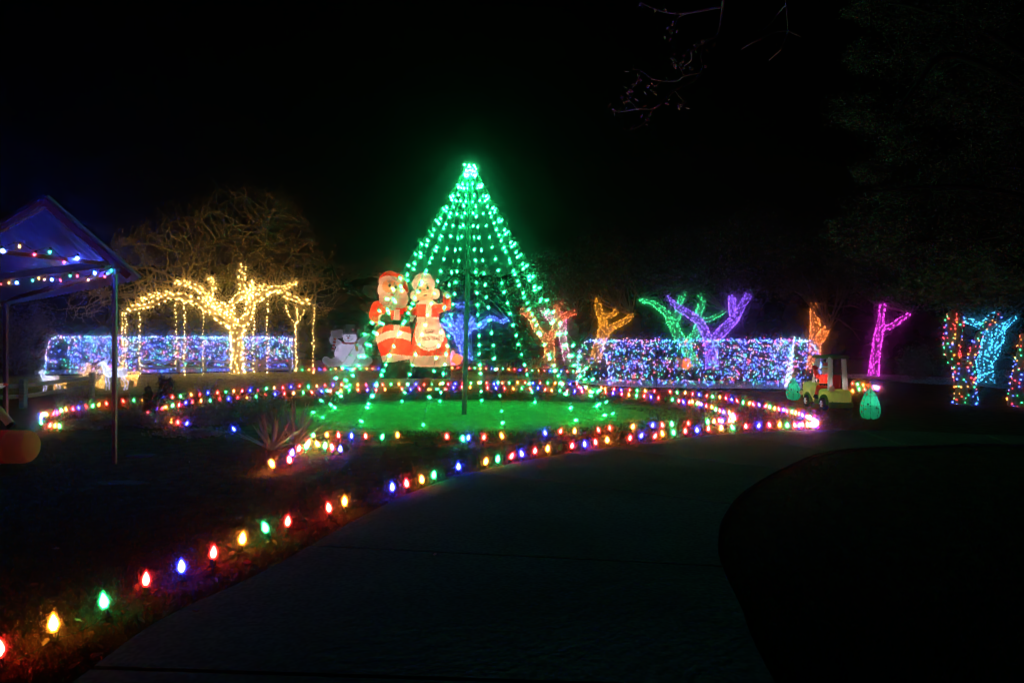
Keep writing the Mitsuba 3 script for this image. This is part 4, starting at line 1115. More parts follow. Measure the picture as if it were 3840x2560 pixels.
skin_parts(lady, sh, tl, cls_lady, dict(dress=("dress", "cloth_red"), hem=("hem", "cloth_white"), collar=("collar", "cloth_white"), placket=("placket", "cloth_white"), waistband=("waistband", "cloth_white"), apron=("apron", "cloth_white"), sleeve=("sleeve", "cloth_red"), sleeve2=("sleeve", "cloth_red"), cuff=("cuff", "cloth_white"), cuff2=("cuff", "cloth_white")))
shoes = smooth_union([mani(loft([(1140, -1531, 255, 140), (1140, -1512, 282, 160), (1140, -1420, 288, 165), (1140, -1362, 270, 155), (1140, -1345, 230, 130)]))], 22)
put(lady, "shoes", mikit.ply(sh.mesh(shoes), "cloth_black", smooth=True))
hd_ = smooth_union([ell((1070, 0, -345), (138, 125, 140)), ell((1048, 10, -240), (160, 140, 115)), ell((1048, 20, -150), (118, 100, 68)), ell((932, 0, -400), (62, 60, 75)), ell((1212, 0, -372), (62, 60, 75)), ell((1080, -122, -352), (22, 24, 20))], 10, 4)


def cls_lady_head(c, n):
    x, y, z = c[:, 0], c[:, 1], -c[:, 2]
    out = np.full(len(c), "hair", dtype=object)
    out[(((x - 1075) / 122) ** 2 + ((z - 368) / 122) ** 2 < 1) & (y < -20) & (z > 240)] = "face"
    out[(z > 225 - 0.0012 * (x - 1048) ** 2) & (z < 243 - 0.0012 * (x - 1048) ** 2) & (z < 240)] = "hair"
    return out.astype(str)


skin_parts(lady, sh, hd_, cls_lady_head, dict(hair=("hair", "cloth_white"), face=("face", "cloth_tan")))
for x, z in ((1020, -330), (1122, -300)):
    patch(lady, "eye", hd_, x, z, 24, 28, "mat_white_print", 5)
    patch(lady, "pupil", hd_, x, z, 18, 23, "mat_green_print", 11)
    patch(lady, "pupil_centre", hd_, x, z, 9, 12, "mat_black_print", 18)
for x, z in ((1012, -273), (1110, -250)):
    patch(lady, "eyebrow", hd_, x, z, 22, 5, "mat_green_print", 8)
patch(lady, "mouth", hd_, 1086, -398, 30, 13, "mat_red_print", 8)
gl = []
for x, z in ((1018, -342), (1135, -322)):                          # spectacle rims
    y = near_front(hd_, x, z) - 30
    gl.append(tube([(x + 36 * math.cos(a), y, z + 26 * math.sin(a)) for a in np.linspace(math.pi, 2 * math.pi, 14)], 3.5, 5))
gl.append(tube([(1050, near_front(hd_, 1075, -330) - 34, -338), (1102, near_front(hd_, 1075, -330) - 34, -330)], 3.5, 5))
put(lady, "spectacles", mikit.ply(sh.mesh(cat(gl)), "mat_pole"))
hg = [ell((1368, -10, -300), (46, 26, 48))] + [sphere_chain([(1368 + dx * 0.6, -10, -325, 15), (1368 + dx, -14, -378 + abs(dx) * 0.35, 12)]) for dx in (-34, -11, 12, 34)] + [sphere_chain([(1335, -12, -292, 15), (1306, -18, -318, 11)])]
hand = smooth_union([h.translate((0, 0, 20)) for h in hg], 10, 3)
put(lady, "glove", mikit.ply(sh.mesh(hand), "cloth_green", smooth=True), "dark green glove with spread fingers raised to wave")


def on_apron(m, x0, z0, k=1.0, proud=9):
    v = np.array(m.vertices); v = np.stack([v[:, 0], -v[:, 2], v[:, 1]], 1) + [x0, 0, z0]
    v[:, 1] = front(v[:, 0], v[:, 2]) - proud - np.array(m.vertices)[:, 2]
    return v, m.faces


for word, x0, z0, hh, wd in (("MERRY", 1070, -915, 50, 157), ("CHRISTMAS", 1017, -1003, 50, 276)):
    m = meshkit.text_mesh(word, hh, depth=3.0, bold=True)
    e = m.bounds; v = np.array(m.vertices); v[:, 0] = (v[:, 0] - e[0, 0]) * wd / (e[1, 0] - e[0, 0]); m.vertices = v
    m = m.subdivide()
    put(lady, "lettering", mikit.ply(sh.mesh(on_apron(m, x0, z0)), "mat_red_print"), f"red-brown word {word} printed on the apron")
dl, db = [], []
for a in np.linspace(0.12, math.pi - 0.12, 17):
    x, z = 1146 + 172 * math.cos(a), -(925 + 190 * math.sin(a))
    for dx in (-7, 7):
        dl.append(ellipsoid((x + dx, front(x + dx, z) - 8, z + 3), (7, 4, 4.5), 1))
    db.append(ellipsoid((x, front(x, z) - 9, z - 6), (3, 3, 3), 1))
for s in (-1, 1):
    for z in np.linspace(-770, -900, 6):
        x = 1146 + s * (118 + 0.42 * (-760 - z))
        dl.append(ellipsoid((x, front(x, z) - 8, z), (5, 4, 8), 1))
put(lady, "holly_print", mikit.ply(sh.mesh(cat(dl)), "mat_green_print"), kind="stuff")
put(lady, "berry_print", mikit.ply(sh.mesh(cat(db)), "mat_red_print"), kind="stuff")
inner_lamp(lady, sh, (1130, 10, -1020), 42, [1.1 * v for v in GLOW])
inner_lamp(lady, sh, (1115, 0, -610), 24, GLOW)
inner_lamp(lady, sh, (1364, 0, -520), 14, [0.8 * v for v in GLOW])
inner_lamp(lady, sh, (1080, 10, -340), 34, [0.62 * v for v in GLOW])

# --- snowman sitting behind
sh = Sheet(1200, 980, 3.136, 46.0)
snow = thing("inflatable_snowman", "dim grey-white inflatable snowman with dark top hat sitting behind the couple at left", "inflatable snowman")
tsn = smooth_union([ell((350, 0, -1085), (178, 140, 150)), sphere_chain([(260, -40, -1160, 66), (140, -90, -1195, 42), (100, -100, -1160, 46)]), sphere_chain([(440, -40, -1160, 66), (555, -90, -1195, 42), (592, -100, -1160, 46)]), sphere_chain([(245, 0, -985, 42), (170, -30, -935, 46), (165, -40, -905, 40)]), sphere_chain([(455, 0, -965, 38), (535, -20, -905, 28), (555, -20, -880, 30), (572, -20, -868, 22)]), sphere_chain([(540, -20, -880, 16), (528, -22, -858, 12)])], 14)
put(snow, "body", mikit.ply(sh.mesh(tsn), "cloth_snow", smooth=True))
tsh = smooth_union([ell((360, -40, -897), (80, 74, 64))], 12)
put(snow, "head", mikit.ply(sh.mesh(tsh), "cloth_snow", smooth=True))
put(snow, "hat", mikit.ply(sh.mesh(smooth_union([mani(loft([(360, -858, 70, 66, -40), (360, -846, 84, 78, -40), (362, -832, 74, 68, -40)])), mani(loft([(365, -845, 60, 56, -40), (367, -790, 54, 50, -40), (368, -745, 56, 52, -40)]))], 12, 2)), "cloth_char", smooth=True))
put(snow, "hat_flower", mikit.ply(sh.mesh(ellipsoid((408, -92, -804), (15, 8, 13))), "cloth_pink", smooth=True))
for x in (346, 374):
    y = near_front(tsh, x, -872)
    put(snow, "eye", mikit.ply(sh.mesh(ellipsoid((x, y, -872), (11, 5, 15))), "mat_white_print", smooth=True))
    put(snow, "pupil", mikit.ply(sh.mesh(ellipsoid((x + 2, y - 5, -876), (6, 4, 8))), "mat_black_print", smooth=True))
put(snow, "nose", mikit.ply(sh.mesh(ellipsoid((360, near_front(tsh, 360, -900) - 4, -900), (14, 14, 12))), "mat_red_print", smooth=True))
put(snow, "smile", mikit.ply(sh.mesh(tube([(360 + 48 * math.cos(a), near_front(tsh, 360 + 48 * math.cos(a), -905 + 30 * math.sin(a)) - 2, -905 + 30 * math.sin(a)) for a in np.linspace(math.pi * 1.05, math.pi * 1.95, 12)], 3, 5)), "mat_black_print"))
put(snow, "scarf", mikit.ply(sh.mesh(tube([(360 + 84 * math.cos(a), -40 + 78 * math.sin(a), -958 + 6 * math.cos(2 * a)) for a in np.linspace(0, 2 * math.pi, 25)], 10, 8)), "cloth_red_deep", smooth=True))
put(snow, "scarf_tail", mikit.ply(sh.mesh(loft([(468, -1052, 16, 6, -128), (455, -1000, 16, 6, -122), (436, -955, 14, 6, -100)], 10)), "cloth_orange", smooth=True))
v, f = box(0, 0, 0, 138, 50, 100, 16)
R_ = np.array([[math.cos(-0.14), 0, math.sin(-0.14)], [0, 1, 0], [-math.sin(-0.14), 0, math.cos(-0.14)]])
put(snow, "pillow_sign", mikit.ply(sh.mesh((v @ R_.T + [214, -50, -856], f)), "cloth_snow"))
for i in range(9):
    a, b = np.array([206, -95, -885.0]), np.array([176, -100, -1050.0])
    put(snow, "cane_stripe", mikit.ply(sh.mesh(tube([a + (b - a) * i / 9, a + (b - a) * (i + 1) / 9], 15, 10)), "cloth_red" if i % 2 else "cloth_white", smooth=40))
inner_lamp(snow, sh, (350, 0, -1080), 24, (24.0, 22.0, 31.0))  # added lamps brighten the snowman, which has no light of its own
inner_lamp(snow, sh, (360, -35, -897), 18, (12.0, 11.0, 15.5))

# --- small glowing shapes behind the woman, and behind the right tunnel
k = thing("inflatable_block", "small glowing orange block-shaped inflatable peeping out behind the woman's hem", "inflatable")
sh2 = Sheet(1700, 1370, 1.0, 44.0)
v, f = box(0, 0, 0, 36, 36, 36, 6); ca, sa = math.cos(0.5), math.sin(0.5)
v = v @ np.array([[ca, 0, sa], [0, 1, 0], [-sa, 0, ca]]).T
put(k, "shell", mikit.ply(sh2.mesh((v + [14, 0, 24], f)), "cloth_orange"))
inner_lamp(k, sh2, (14, 0, 24), 5, (70, 42, 25))
k = thing("inflatable_cone", "small glowing pink pointed inflatable beside the orange block, behind the woman", "inflatable")
put(k, "shell", mikit.ply(sh2.mesh(loft([(-10, 2, 16, 14, 40), (-9, 25, 13, 12, 40), (-5, 52, 6, 6, 40), (-4, 56, 2, 2, 40)], 16)), "cloth_pink", smooth=True))
inner_lamp(k, sh2, (-9, 40, 24), 5, (40, 22, 40))
k = thing("inflatable_dome", "small orange and white dome inflatable seen through the right light tunnel", "inflatable")
sh2 = Sheet(2562, 1372, 1.0, 36.0)
put(k, "orange_half", mikit.ply(sh2.mesh(ellipsoid((12, 0, 8), (17, 15, 22), 3)), "cloth_orange", smooth=True))
put(k, "white_half", mikit.ply(sh2.mesh(ellipsoid((-16, 0, 6), (14, 13, 24), 3)), "cloth_white", smooth=True))
put(k, "door", mikit.ply(sh2.mesh(box(-18, -13, -4, 9, 4, 16, 1.5)), "mat_dark"))
inner_lamp(k, sh2, (12, 0, 6), 5, (30, 18, 10))

# --- the green cart with its driver
cart = thing("inflatable_cart", "light green inflatable cart with white posts and a red-clothed driver, on the right lawn", "inflatable cart")


def iput(name, parts, mat, edge=0.05, it=5, label=None):
    return put(cart, name, mikit.ply(smooth_union(parts, edge, it), mat, smooth=50), label)


def rb(x0, x1, y0, y1, z0, z1, r=0.07):
    sp = [m3.Manifold.sphere(r, 16).translate((x, y, z)) for x in (x0 + r, x1 - r) for y in (y0 + r, y1 - r) for z in (z0 + r, z1 - r)]
    return m3.Manifold.batch_hull(sp)


OX = 0.04
iput("rear_body", [rb(7.08 + OX, 7.58 + OX, 15.28, 15.92, 0.10, 0.47)], "cloth_lime")
iput("front_hood", [rb(7.06 + OX, 7.58 + OX, 16.12, 16.78, 0.12, 0.60, 0.12)], "cloth_lime")
iput("floor", [rb(7.10 + OX, 7.56 + OX, 15.86, 16.2, 0.09, 0.22, 0.04)], "cloth_moss")
iput("rear_bumper", [rb(7.06 + OX, 7.60 + OX, 15.24, 15.36, 0.07, 0.20, 0.04)], "cloth_moss")
iput("roof", [rb(7.14 + OX, 7.56 + OX, 15.33, 16.36, 1.165, 1.25, 0.04)], "cloth_moss")
for x, y, x2, y2 in ((7.15, 15.44, 7.16, 15.44), (7.50, 15.44, 7.47, 15.46), (7.18, 16.36, 7.26, 16.26), (7.52, 16.36, 7.50, 16.26)):
    inner_lamp(cart, type("O", (), {"mesh": staticmethod(lambda vf: vf)}), ((x + x2) / 2 + OX, (y + y2) / 2, 0.62), 0.012, (16, 14, 15))  # added lamp per post, for glow leaking up from the cart body
    iput("post", [m3.Manifold.batch_hull([m3.Manifold.sphere(0.055, 16).translate((x + OX, y, 0.46)), m3.Manifold.sphere(0.052, 16).translate((x2 + OX, y2, 1.17))])], "cloth_white", 0.06, 2)
put(cart, "lamp_dome", mikit.ply(ellipsoid((7.15 + OX, 15.34, 0.48), (0.065, 0.05, 0.085), 3), "cloth_tan", smooth=True))
for x in (7.07, 7.60):
    for y in (15.56, 16.4):
        w_ = put(cart, "wheel", mikit.ply(smooth_union([m3.Manifold.cylinder(0.11, 0.145, 0.145, 32).rotate((0, 90, 0)).translate((x - 0.055 + OX, y, 0.145))], 0.04, 4), "mat_dark", smooth=50))
        s = -1 if x < 7.3 else 1
        scene[w_ + "__hub"] = mikit.ply(ellipsoid((x + s * 0.055 + OX, y, 0.145), (0.012, 0.082, 0.082), 2), "mat_red_print", smooth=True)
        sp = [bar((x + s * 0.068 + OX, y, 0.145), (x + s * 0.068 + OX, y + 0.075 * math.cos(a), 0.145 + 0.075 * math.sin(a)), 0.012, 0.02) for a in np.linspace(0, 2 * math.pi, 7)[:-1]]
        scene[w_ + "__spokes"] = mikit.ply(cat(sp), "mat_white_print")
        pts = [(x + OX, y + 0.175 * math.cos(a), 0.15 + 0.175 * math.sin(a)) for a in np.linspace(-0.1, math.pi + 0.1, 14)]
        put(cart, "fender", mikit.ply(tube(pts, 0.038, 10), "cloth_moss", smooth=True))
put(cart, "headlight", mikit.ply(ellipsoid((7.06 + OX, 16.74, 0.32), (0.05, 0.05, 0.06), 2), "cloth_tan", smooth=True))
iput("seat_back", [rb(7.26 + OX, 7.56 + OX, 15.72, 15.82, 0.42, 0.80, 0.05)], "cloth_red_deep")
iput("driver_body", [ell((7.30 + OX, 15.95, 0.62), (0.145, 0.145, 0.22)), sphere_chain([(7.24 + OX, 15.95, 0.72, 0.06), (7.14 + OX, 16.05, 0.74, 0.05), (7.10 + OX, 16.08, 0.86, 0.045)]), sphere_chain([(7.38 + OX, 15.95, 0.72, 0.06), (7.42 + OX, 16.1, 0.64, 0.05)])], "cloth_red", 0.035, 5, "red coat of the driver with one arm raised")
iput("driver_legs", [sphere_chain([(7.26 + OX, 15.95, 0.48, 0.105), (7.2 + OX, 16.1, 0.47, 0.07), (7.17 + OX, 16.12, 0.3, 0.06)]), sphere_chain([(7.36 + OX, 15.95, 0.48, 0.105), (7.34 + OX, 16.1, 0.47, 0.07), (7.34 + OX, 16.12, 0.3, 0.06)])], "cloth_red", 0.035)
iput("driver_boot", [ell((7.13 + OX, 16.1, 0.265), (0.06, 0.075, 0.055))], "cloth_black", 0.04, 2)
iput("driver_belt", [mani(loft([(7.30 + OX, 0.54, 0.152, 0.152, 15.95), (7.30 + OX, 0.59, 0.154, 0.154, 15.95)], 20))], "cloth_black", 0.04, 1)
iput("driver_mitten", [ell((7.09 + OX, 16.08, 0.95), (0.055, 0.045, 0.06)), ell((7.14 + OX, 16.07, 0.94), (0.03, 0.025, 0.035))], "cloth_red_deep", 0.03, 2)
iput("driver_head", [ell((7.30 + OX, 15.95, 0.92), (0.095, 0.095, 0.11))], "cloth_skin", 0.03, 2)
iput("driver_beard", [ell((7.275 + OX, 15.93, 0.86), (0.085, 0.09, 0.09))], "cloth_white", 0.03, 2)
iput("driver_cap", [ell((7.31 + OX, 15.96, 1.0), (0.085, 0.085, 0.075)), sphere_chain([(7.34 + OX, 15.93, 1.03, 0.05), (7.41 + OX, 15.9, 0.96, 0.035)])], "cloth_red", 0.03, 3)
iput("cap_brim", [mani(loft([(7.305 + OX, 0.955, 0.1, 0.1, 15.955), (7.305 + OX, 0.99, 0.095, 0.095, 15.955)], 20))], "cloth_white", 0.03, 2)
put(cart, "steering_wheel", mikit.ply(tube([(7.25 + OX + 0.1 * math.cos(a), 16.2, 0.66 + 0.1 * math.sin(a)) for a in np.linspace(0, 2 * math.pi, 22)], 0.014, 7), "mat_dark", smooth=True))


class One:
    def mesh(self, vf):
        return vf


one = One()
for c, r, col in (((7.33, 15.6, 0.28), 0.022, (80, 66, 26)), ((7.33, 16.4, 0.36), 0.026, (84, 70, 28)), ((7.34, 15.97, 0.62), 0.022, (260, 140, 105))):
    inner_lamp(cart, one, c, r, col)

# --- two small tree-shaped inflatables
def egg_tree(label, px, py, d, w, h, seed):
    g = np.random.default_rng(seed)
    k = thing("inflatable_tree", label, "inflatable tree")
    b = P(px, py, d); b[2] = 0.0
    pr = [(0, 0.0), (0.30, 0.012), (0.44, 0.09), (0.50, 0.24), (0.485, 0.42), (0.40, 0.62), (0.27, 0.80), (0.14, 0.93), (0.07, 1.0), (0, 1.015)]
    pr = spline(pr, 34); pr[:, 0] = np.maximum(pr[:, 0], 0)
    pr[0, 0] = pr[-1, 0] = 0
    rr = np.column_stack([pr[:, 0] * w, pr[:, 1] * h])
    m = trimesh.creation.revolve(rr, sections=40)
    put(k, "shell", mikit.ply((np.array(m.vertices) + b, m.faces), "cloth_teal", smooth=True))
    seams = []
    for a in np.arange(8) * math.pi / 4 + 0.35:
        seams.append(tube([b + [1.006 * r * math.cos(a), 1.006 * r * math.sin(a), z] for r, z in rr[2:-1]], 0.003, 5))
    for f in (0.45, 0.75):
        i = int(np.argmin(abs(rr[:, 1] - f * h))); r = rr[i, 0] * 1.004
        seams.append(tube([b + [r * math.cos(a), r * math.sin(a), rr[i, 1]] for a in np.linspace(0, 2 * math.pi, 30)], 0.003, 5))
    put(k, "seam", mikit.ply(cat(seams), "mat_dark"))
    st = []
    for i in range(5):
        a = math.pi / 2 + i * 2 * math.pi / 5
        st.append(m3.Manifold.batch_hull([m3.Manifold.sphere(0.024, 12).translate((b[0], b[1], b[2] + h * 1.07)), m3.Manifold.sphere(0.01, 10).translate((b[0] + 0.07 * math.cos(a), b[1], b[2] + h * 1.07 + 0.075 * math.sin(a)))]))
    v, f = flip_out(*ellipsoid((b[0], b[1], b[2] + h * 1.07), (0.008, 0.008, 0.008), 1))
    put(k, "star_lamp", mikit.ply((v, f), "mat_bulb", emitter=lamp((5, 4.2, 3), "inflate")))  # lamp added inside the star only to brighten its gold
    put(k, "star", mikit.ply(smooth_union(st, 0.02, 2), "cloth_gold", smooth=True), "dim golden star on the tip")
    for i, (f, a, mat) in enumerate([(0.82, 3.6, "cloth_red"), (0.62, 3.3, "cloth_orange"), (0.5, 4.0, "mat_dark"), (0.42, 3.25, "cloth_red"), (0.32, 3.75, "cloth_gold"), (0.22, 3.3, "cloth_red"), (0.4, 4.9, "mat_dark"), (0.6, 5.4, "cloth_white")]):
        j = int(np.argmin(abs(rr[:, 1] - f * h))); r = rr[j, 0]
        put(k, "ornament", mikit.ply(ellipsoid(b + [r * math.cos(a), r * math.sin(a), rr[j, 1]], (0.016, 0.016, 0.02), 2), mat, smooth=True))
    v, f = flip_out(*ellipsoid(b + [0.03, -0.02, 0.58 * h], (0.02, 0.02, 0.02), 2))
    put(k, "inner_lamp", mikit.ply((v, f), "mat_bulb", emitter=lamp((70, 84, 76), "inflate")))


egg_tree("small teal glowing tree-shaped inflatable left of the green cart", 2975, 1496, 18.4, 0.365, 0.60, 1)
egg_tree("small teal glowing tree-shaped inflatable right of the green cart, nearest the path", 3263, 1569, 13.7, 0.375, 0.62, 2)

# --- red inflatable cut off by the left edge
k = thing("inflatable_sled", "rounded red and orange inflatable cut off by the left picture edge", "inflatable")
d = 8.3
q = lambda x, y, e=0.0: P(x, y, d + e)
r_ = 62 * d / F


def capsule(x0, x1):
    a, b = q(x0, 1674), q(x1, 1674)
    rows = [(0, 0.62), (0.06, 0.86), (0.16, 0.97), (0.3, 1.0), (1.0, 1.0)]
    return a, b


a, b = q(-240, 1674), q(42, 1674)
put(k, "red_body", mikit.ply(tube([a, b], r_ * 1.0, 36), "cloth_red", smooth=40))
c = q(42, 1674)
xs = np.linspace(0, 1, 12)
pp = [c + [0.002 + (q(126, 1674)[0] - c[0]) * t, 0, 0] for t in xs]
rr = [r_ * (1.0 if t < 0.55 else math.sqrt(max(0.0, 1 - ((t - 0.55) / 0.47) ** 2)) * 0.5 + 0.5 if t < 1 else 0.35) for t in xs]
put(k, "orange_end", mikit.ply(tube(pp, rr, 36), "cloth_orange", smooth=True))
put(k, "runner", mikit.ply(tube(spline([q(-90, 1440, 0.2), q(-25, 1515, 0.2), q(42, 1592, 0.2)], 10), 15 * d / F, 14), "cloth_tan", smooth=True))
put(k, "runner_cap", mikit.ply(tube([q(40, 1590, 0.2), q(50, 1601, 0.2)], 16 * d / F, 14), "mat_dark"))
put(k, "horn", mikit.ply(tube(spline([q(-60, 1462, 0.2), q(-10, 1450, 0.2), q(16, 1443, 0.2)], 8), np.linspace(12, 8, 8) * d / F, 12), "cloth_white", smooth=True))
put(k, "horn_tip", mikit.ply(ellipsoid(q(20, 1441, 0.2), np.array([8, 7, 6]) * d / F, 2), "cloth_red", smooth=True))
v, f = flip_out(*ellipsoid((a + b) / 2, (0.02, 0.02, 0.02), 2))
put(k, "inner_lamp", mikit.ply((v, f), "mat_bulb", emitter=lamp((26, 15, 13), "inflate")))
v, f = flip_out(*ellipsoid(pp[4], (0.012, 0.012, 0.012), 2))
put(k, "inner_lamp", mikit.ply((v, f), "mat_bulb", emitter=lamp((3, 1.7, 1.4), "inflate")))
v, f = flip_out(*ellipsoid(q(-20, 1453, 0.2), (0.008, 0.008, 0.008), 2))
put(k, "inner_lamp", mikit.ply((v, f), "mat_bulb", emitter=lamp((60, 58, 64), "inflate")))

# ---------------------------------------------------------------- kiosk shelter with a corrugated roof on the left
U, VV = np.array([-0.72, 0.69, 0.0]), None
R1, E1 = np.array([-5.52, 8.09, 3.25]), np.array([-4.81, 8.83, 2.345])
slope = E1 - R1; SL = np.linalg.norm(slope); slope_n = slope / SL
nrm = np.cross(U, slope_n); nrm /= np.linalg.norm(nrm)
if nrm[2] < 0:
    nrm = -nrm
key = thing("shelter", "small open shelter with a corrugated metal roof at the left edge", "shelter")
LEN, PITCH = 9.0, 0.23


def sheet(t0, t1, side):
    n = int((t1 - t0) / PITCH * 12)
    t = np.linspace(t0, t1, n)
    wv = 0.042 * np.tanh(2.2 * np.sin(2 * np.pi * t / PITCH))
    down = slope_n if side > 0 else slope_n * 1.0
    if side < 0:                                                    # the other slope, mirrored over the ridge
        h = np.array([slope_n[0], slope_n[1], 0]); down = np.array([-h[0], -h[1], slope_n[2]])
    nn = np.cross(U, down); nn /= np.linalg.norm(nn)
    if nn[2] < 0:
        nn = -nn
    a = R1 + U * t[:, None] + nn * wv[:, None]
    b = a + down * SL
    v = np.stack([a, b], 1).reshape(-1, 3)
    k = np.arange(n - 1)[:, None] * 2
    f = np.vstack([k + [0, 1, 3], k + [0, 3, 2]])
    top = v + nn * 0.002
    m = len(v)
    return np.vstack([v, top]), np.vstack([f, f[:, ::-1] + m])


for t in np.arange(0, LEN, 0.86):
    put(key, "roof_sheet", mikit.ply(sheet(t, min(LEN, t + 0.88), 1), "mat_metal", smooth=50))
for t in np.arange(0, LEN, 0.86):
    put(key, "roof_sheet", mikit.ply(sheet(t, min(LEN, t + 0.88), -1), "mat_metal", smooth=50))
put(key, "ridge_beam", mikit.ply(bar(R1 + U * 0.03 - [0, 0, 0.075], R1 + U * LEN - [0, 0, 0.075], 0.05, 0.1, 0.004), "mat_red_paint"))
put(key, "rafter", mikit.ply(bar(R1 + U * 0.06 + slope_n * 0.04 - nrm * 0.06, R1 + U * 0.06 + slope_n * (SL - 0.1) - nrm * 0.06, 0.05, 0.075, 0.004), "mat_red_paint"))
put(key, "rafter", mikit.ply(bar(R1 + U * 0.06 - nrm * [1, 1, 1] * 0.06, R1 + U * 0.06 + np.array([-slope_n[0], -slope_n[1], slope_n[2]]) * (SL - 0.1) - [0, 0, 0.06], 0.05, 0.075, 0.004), "mat_red_paint"))
P1, P2 = G(430, 1738), None
P1t = np.array([P1[0], P1[1], 2.45])
post_dir = np.array([-5.5, 5.57, 0]) / 7.83
P2 = P1 + post_dir * 7.83
put(key, "post", mikit.ply(bar(P1 - [0, 0, 0.1], P1t, 0.05, 0.05, 0.006), "mat_red_paint"))
put(key, "post", mikit.ply(bar(P2 - [0, 0, 0.1], [P2[0], P2[1], 2.5], 0.075, 0.075, 0.006), "mat_red_paint"))
P3t = P(-6, 934, 7.25)
P4 = np.array([P3t[0] - 0.35, P3t[1] - 0.6, 0])
put(key, "post", mikit.ply(bar(P4 - [0, 0, 0.1], [P4[0], P4[1], 2.5], 0.058, 0.058, 0.006), "mat_red_paint"))
put(key, "tie_beam", mikit.ply(bar(P(408, 990, 8.55), [P4[0], P4[1], 2.49], 0.035, 0.045, 0.004), "mat_red_paint"))
put(key, "collar_beam", mikit.ply(bar(P(398, 990, 8.6), P(-60, 1044, 10.6), 0.04, 0.095, 0.005), "mat_wood"))
put(key, "eave_beam", mikit.ply(bar(P1t - post_dir * 0.1 - [0, 0, 0.04], np.array([P2[0], P2[1], 2.41]) + post_dir * 1.2, 0.045, 0.07, 0.005), "mat_red_paint"))
put(key, "brace", mikit.ply(bar(np.array([P2[0], P2[1], 2.05]), np.array([P2[0] - 0.3, P2[1] + 0.3, 2.38]), 0.04, 0.04), "mat_red_paint"))


def plane_hit(px, py, a, direction):
    """Where the view ray of a pixel meets the upright plane through a along direction."""
    rx = (px - CX) / F
    # a + s*dir = (rx*d, d)
    dx, dy = direction[0], direction[1]
    s = (rx * a[1] - a[0]) / (dx - rx * dy)
    d = a[1] + s * dy
    return P(px, py, d)


small_bulb = trimesh.creation.icosphere(subdivisions=1)
small_ply = mikit.ply(flip_out(np.array(small_bulb.vertices) * [0.011, 0.011, 0.018], np.array(small_bulb.faces)), "mat_bulb", smooth=True)
cap_ply = mikit.ply(tube([(0, 0, 0.012), (0, 0, 0.04)], 0.009, 7), "mat_socket")
strings = [("string of colored bulbs along the tie beam under the shelter roof", [(-150, 925, B), (-70, 931, B), (9, 939, B), (72, 924, O), (129, 954, R), (186, 944, Gn), (239, 983, R), (289, 967, B)], P(408, 990, 8.5), (P4 - P(408, 990, 8.5))[:2]),  # two leftmost blue bulbs are unseen additions that turn the roof blue
           ("string of colored bulbs along the lower eave beam of the shelter", [(418, 1014, Gn), (392, 1036, R), (355, 1023, B), (330, 1048, O), (289, 1034, R), (262, 1033, Gn), (227, 1051, R), (194, 1048, B), (166, 1047, O), (145, 1043, O), (122, 1051, Gn), (62, 1059, B), (33, 1060, O), (2, 1065, R)], P1t + np.array([0.03, -0.06, 0]), np.array([-0.80, 0.60]))]
for lab, pts, a, direction in strings:
    k = thing("light_string", lab, "light string")
    W = np.array([plane_hit(x, y, a, direction) for x, y, _ in pts])
    wire = spline(W + [0, 0, 0.045], 6 * len(W))
    put(k, "wire", mikit.ply(tube(wire, 0.003, 5), "mat_cord"))
    for (x, y, c), q in zip(pts, W):
        kk = 3.0 if c == B and x < 50 and y < 1000 else rnd.uniform(0.8, 1.2)
        m = T().translate(q.tolist()).rotate([1, 0, 0], rnd.gauss(0, 14)).rotate([0, 1, 0], rnd.gauss(0, 14)).scale([1.25] * 3)
        bk = put(k, "bulb", {**small_ply, "to_world": m, "emitter": lamp([kk * (62 if c == B else 0.8) * v for v in STRING[c]], "kiosk")})
        scene[bk + "__cap"] = {**cap_ply, "to_world": m}

# ---------------------------------------------------------------- split-rail fences
def post(k, p, h, w):
    put(k, "post", mikit.ply(box(p[0], p[1], p[2] + h / 2 - 0.05, w, w, h + 0.1, 0.012), "mat_wood"))


A_, B_ = G(88, 1529), G(345, 1488)
key = thing("rail_fence", "weathered two-rail wooden fence at the left, in front of the lit deer", "fence")
post(key, A_, 0.68, 0.13); post(key, B_, 0.70, 0.12)
post(key, A_ + (A_ - B_) * 0.9 + [-1.5, 2.0, 0], 0.66, 0.12)
Z_ = A_ + (A_ - B_) * 0.9 + [-1.5, 2.0, 0]
for zz in (0.30, 0.55):
    put(key, "rail", mikit.ply(bar(A_ + [0.06, 0.05, zz - 0.02], B_ + [-0.02, -0.1, zz], 0.045, 0.1, 0.01), "mat_wood"))
    put(key, "rail", mikit.ply(bar(Z_ + [0, 0, zz - 0.02], A_ + [-0.07, 0.03, zz - 0.03], 0.045, 0.1, 0.01), "mat_wood"))
key = thing("rail_fence", "wooden two-rail fence behind the warm-lit tree, before the left light tunnel", "fence")
fp = [G(520, 1400), G(669, 1400), G(768, 1398), G(985, 1402)]
for p in fp:
    post(key, p, 0.76, 0.16)
for a, b in zip(fp[:-1], fp[1:]):
    for zz in (0.3, 0.58):
        put(key, "rail", mikit.ply(bar(a + [0, 0.04, zz], b + [0, 0.04, zz + 0.01], 0.05, 0.1, 0.01), "mat_wood"))
key = thing("rail_fence", "short warm-lit fence section right of the big tree's trunk", "fence")
fp = [G(964, 1413), G(1088, 1408)]
for p in fp:
    post(key, p, 0.8, 0.13)
for zz in (0.32, 0.62):
    put(key, "rail", mikit.ply(bar(fp[0] + [0.05, 0.02, zz], fp[1] + [-0.05, 0.02, zz], 0.05, 0.1, 0.01), "mat_wood"))

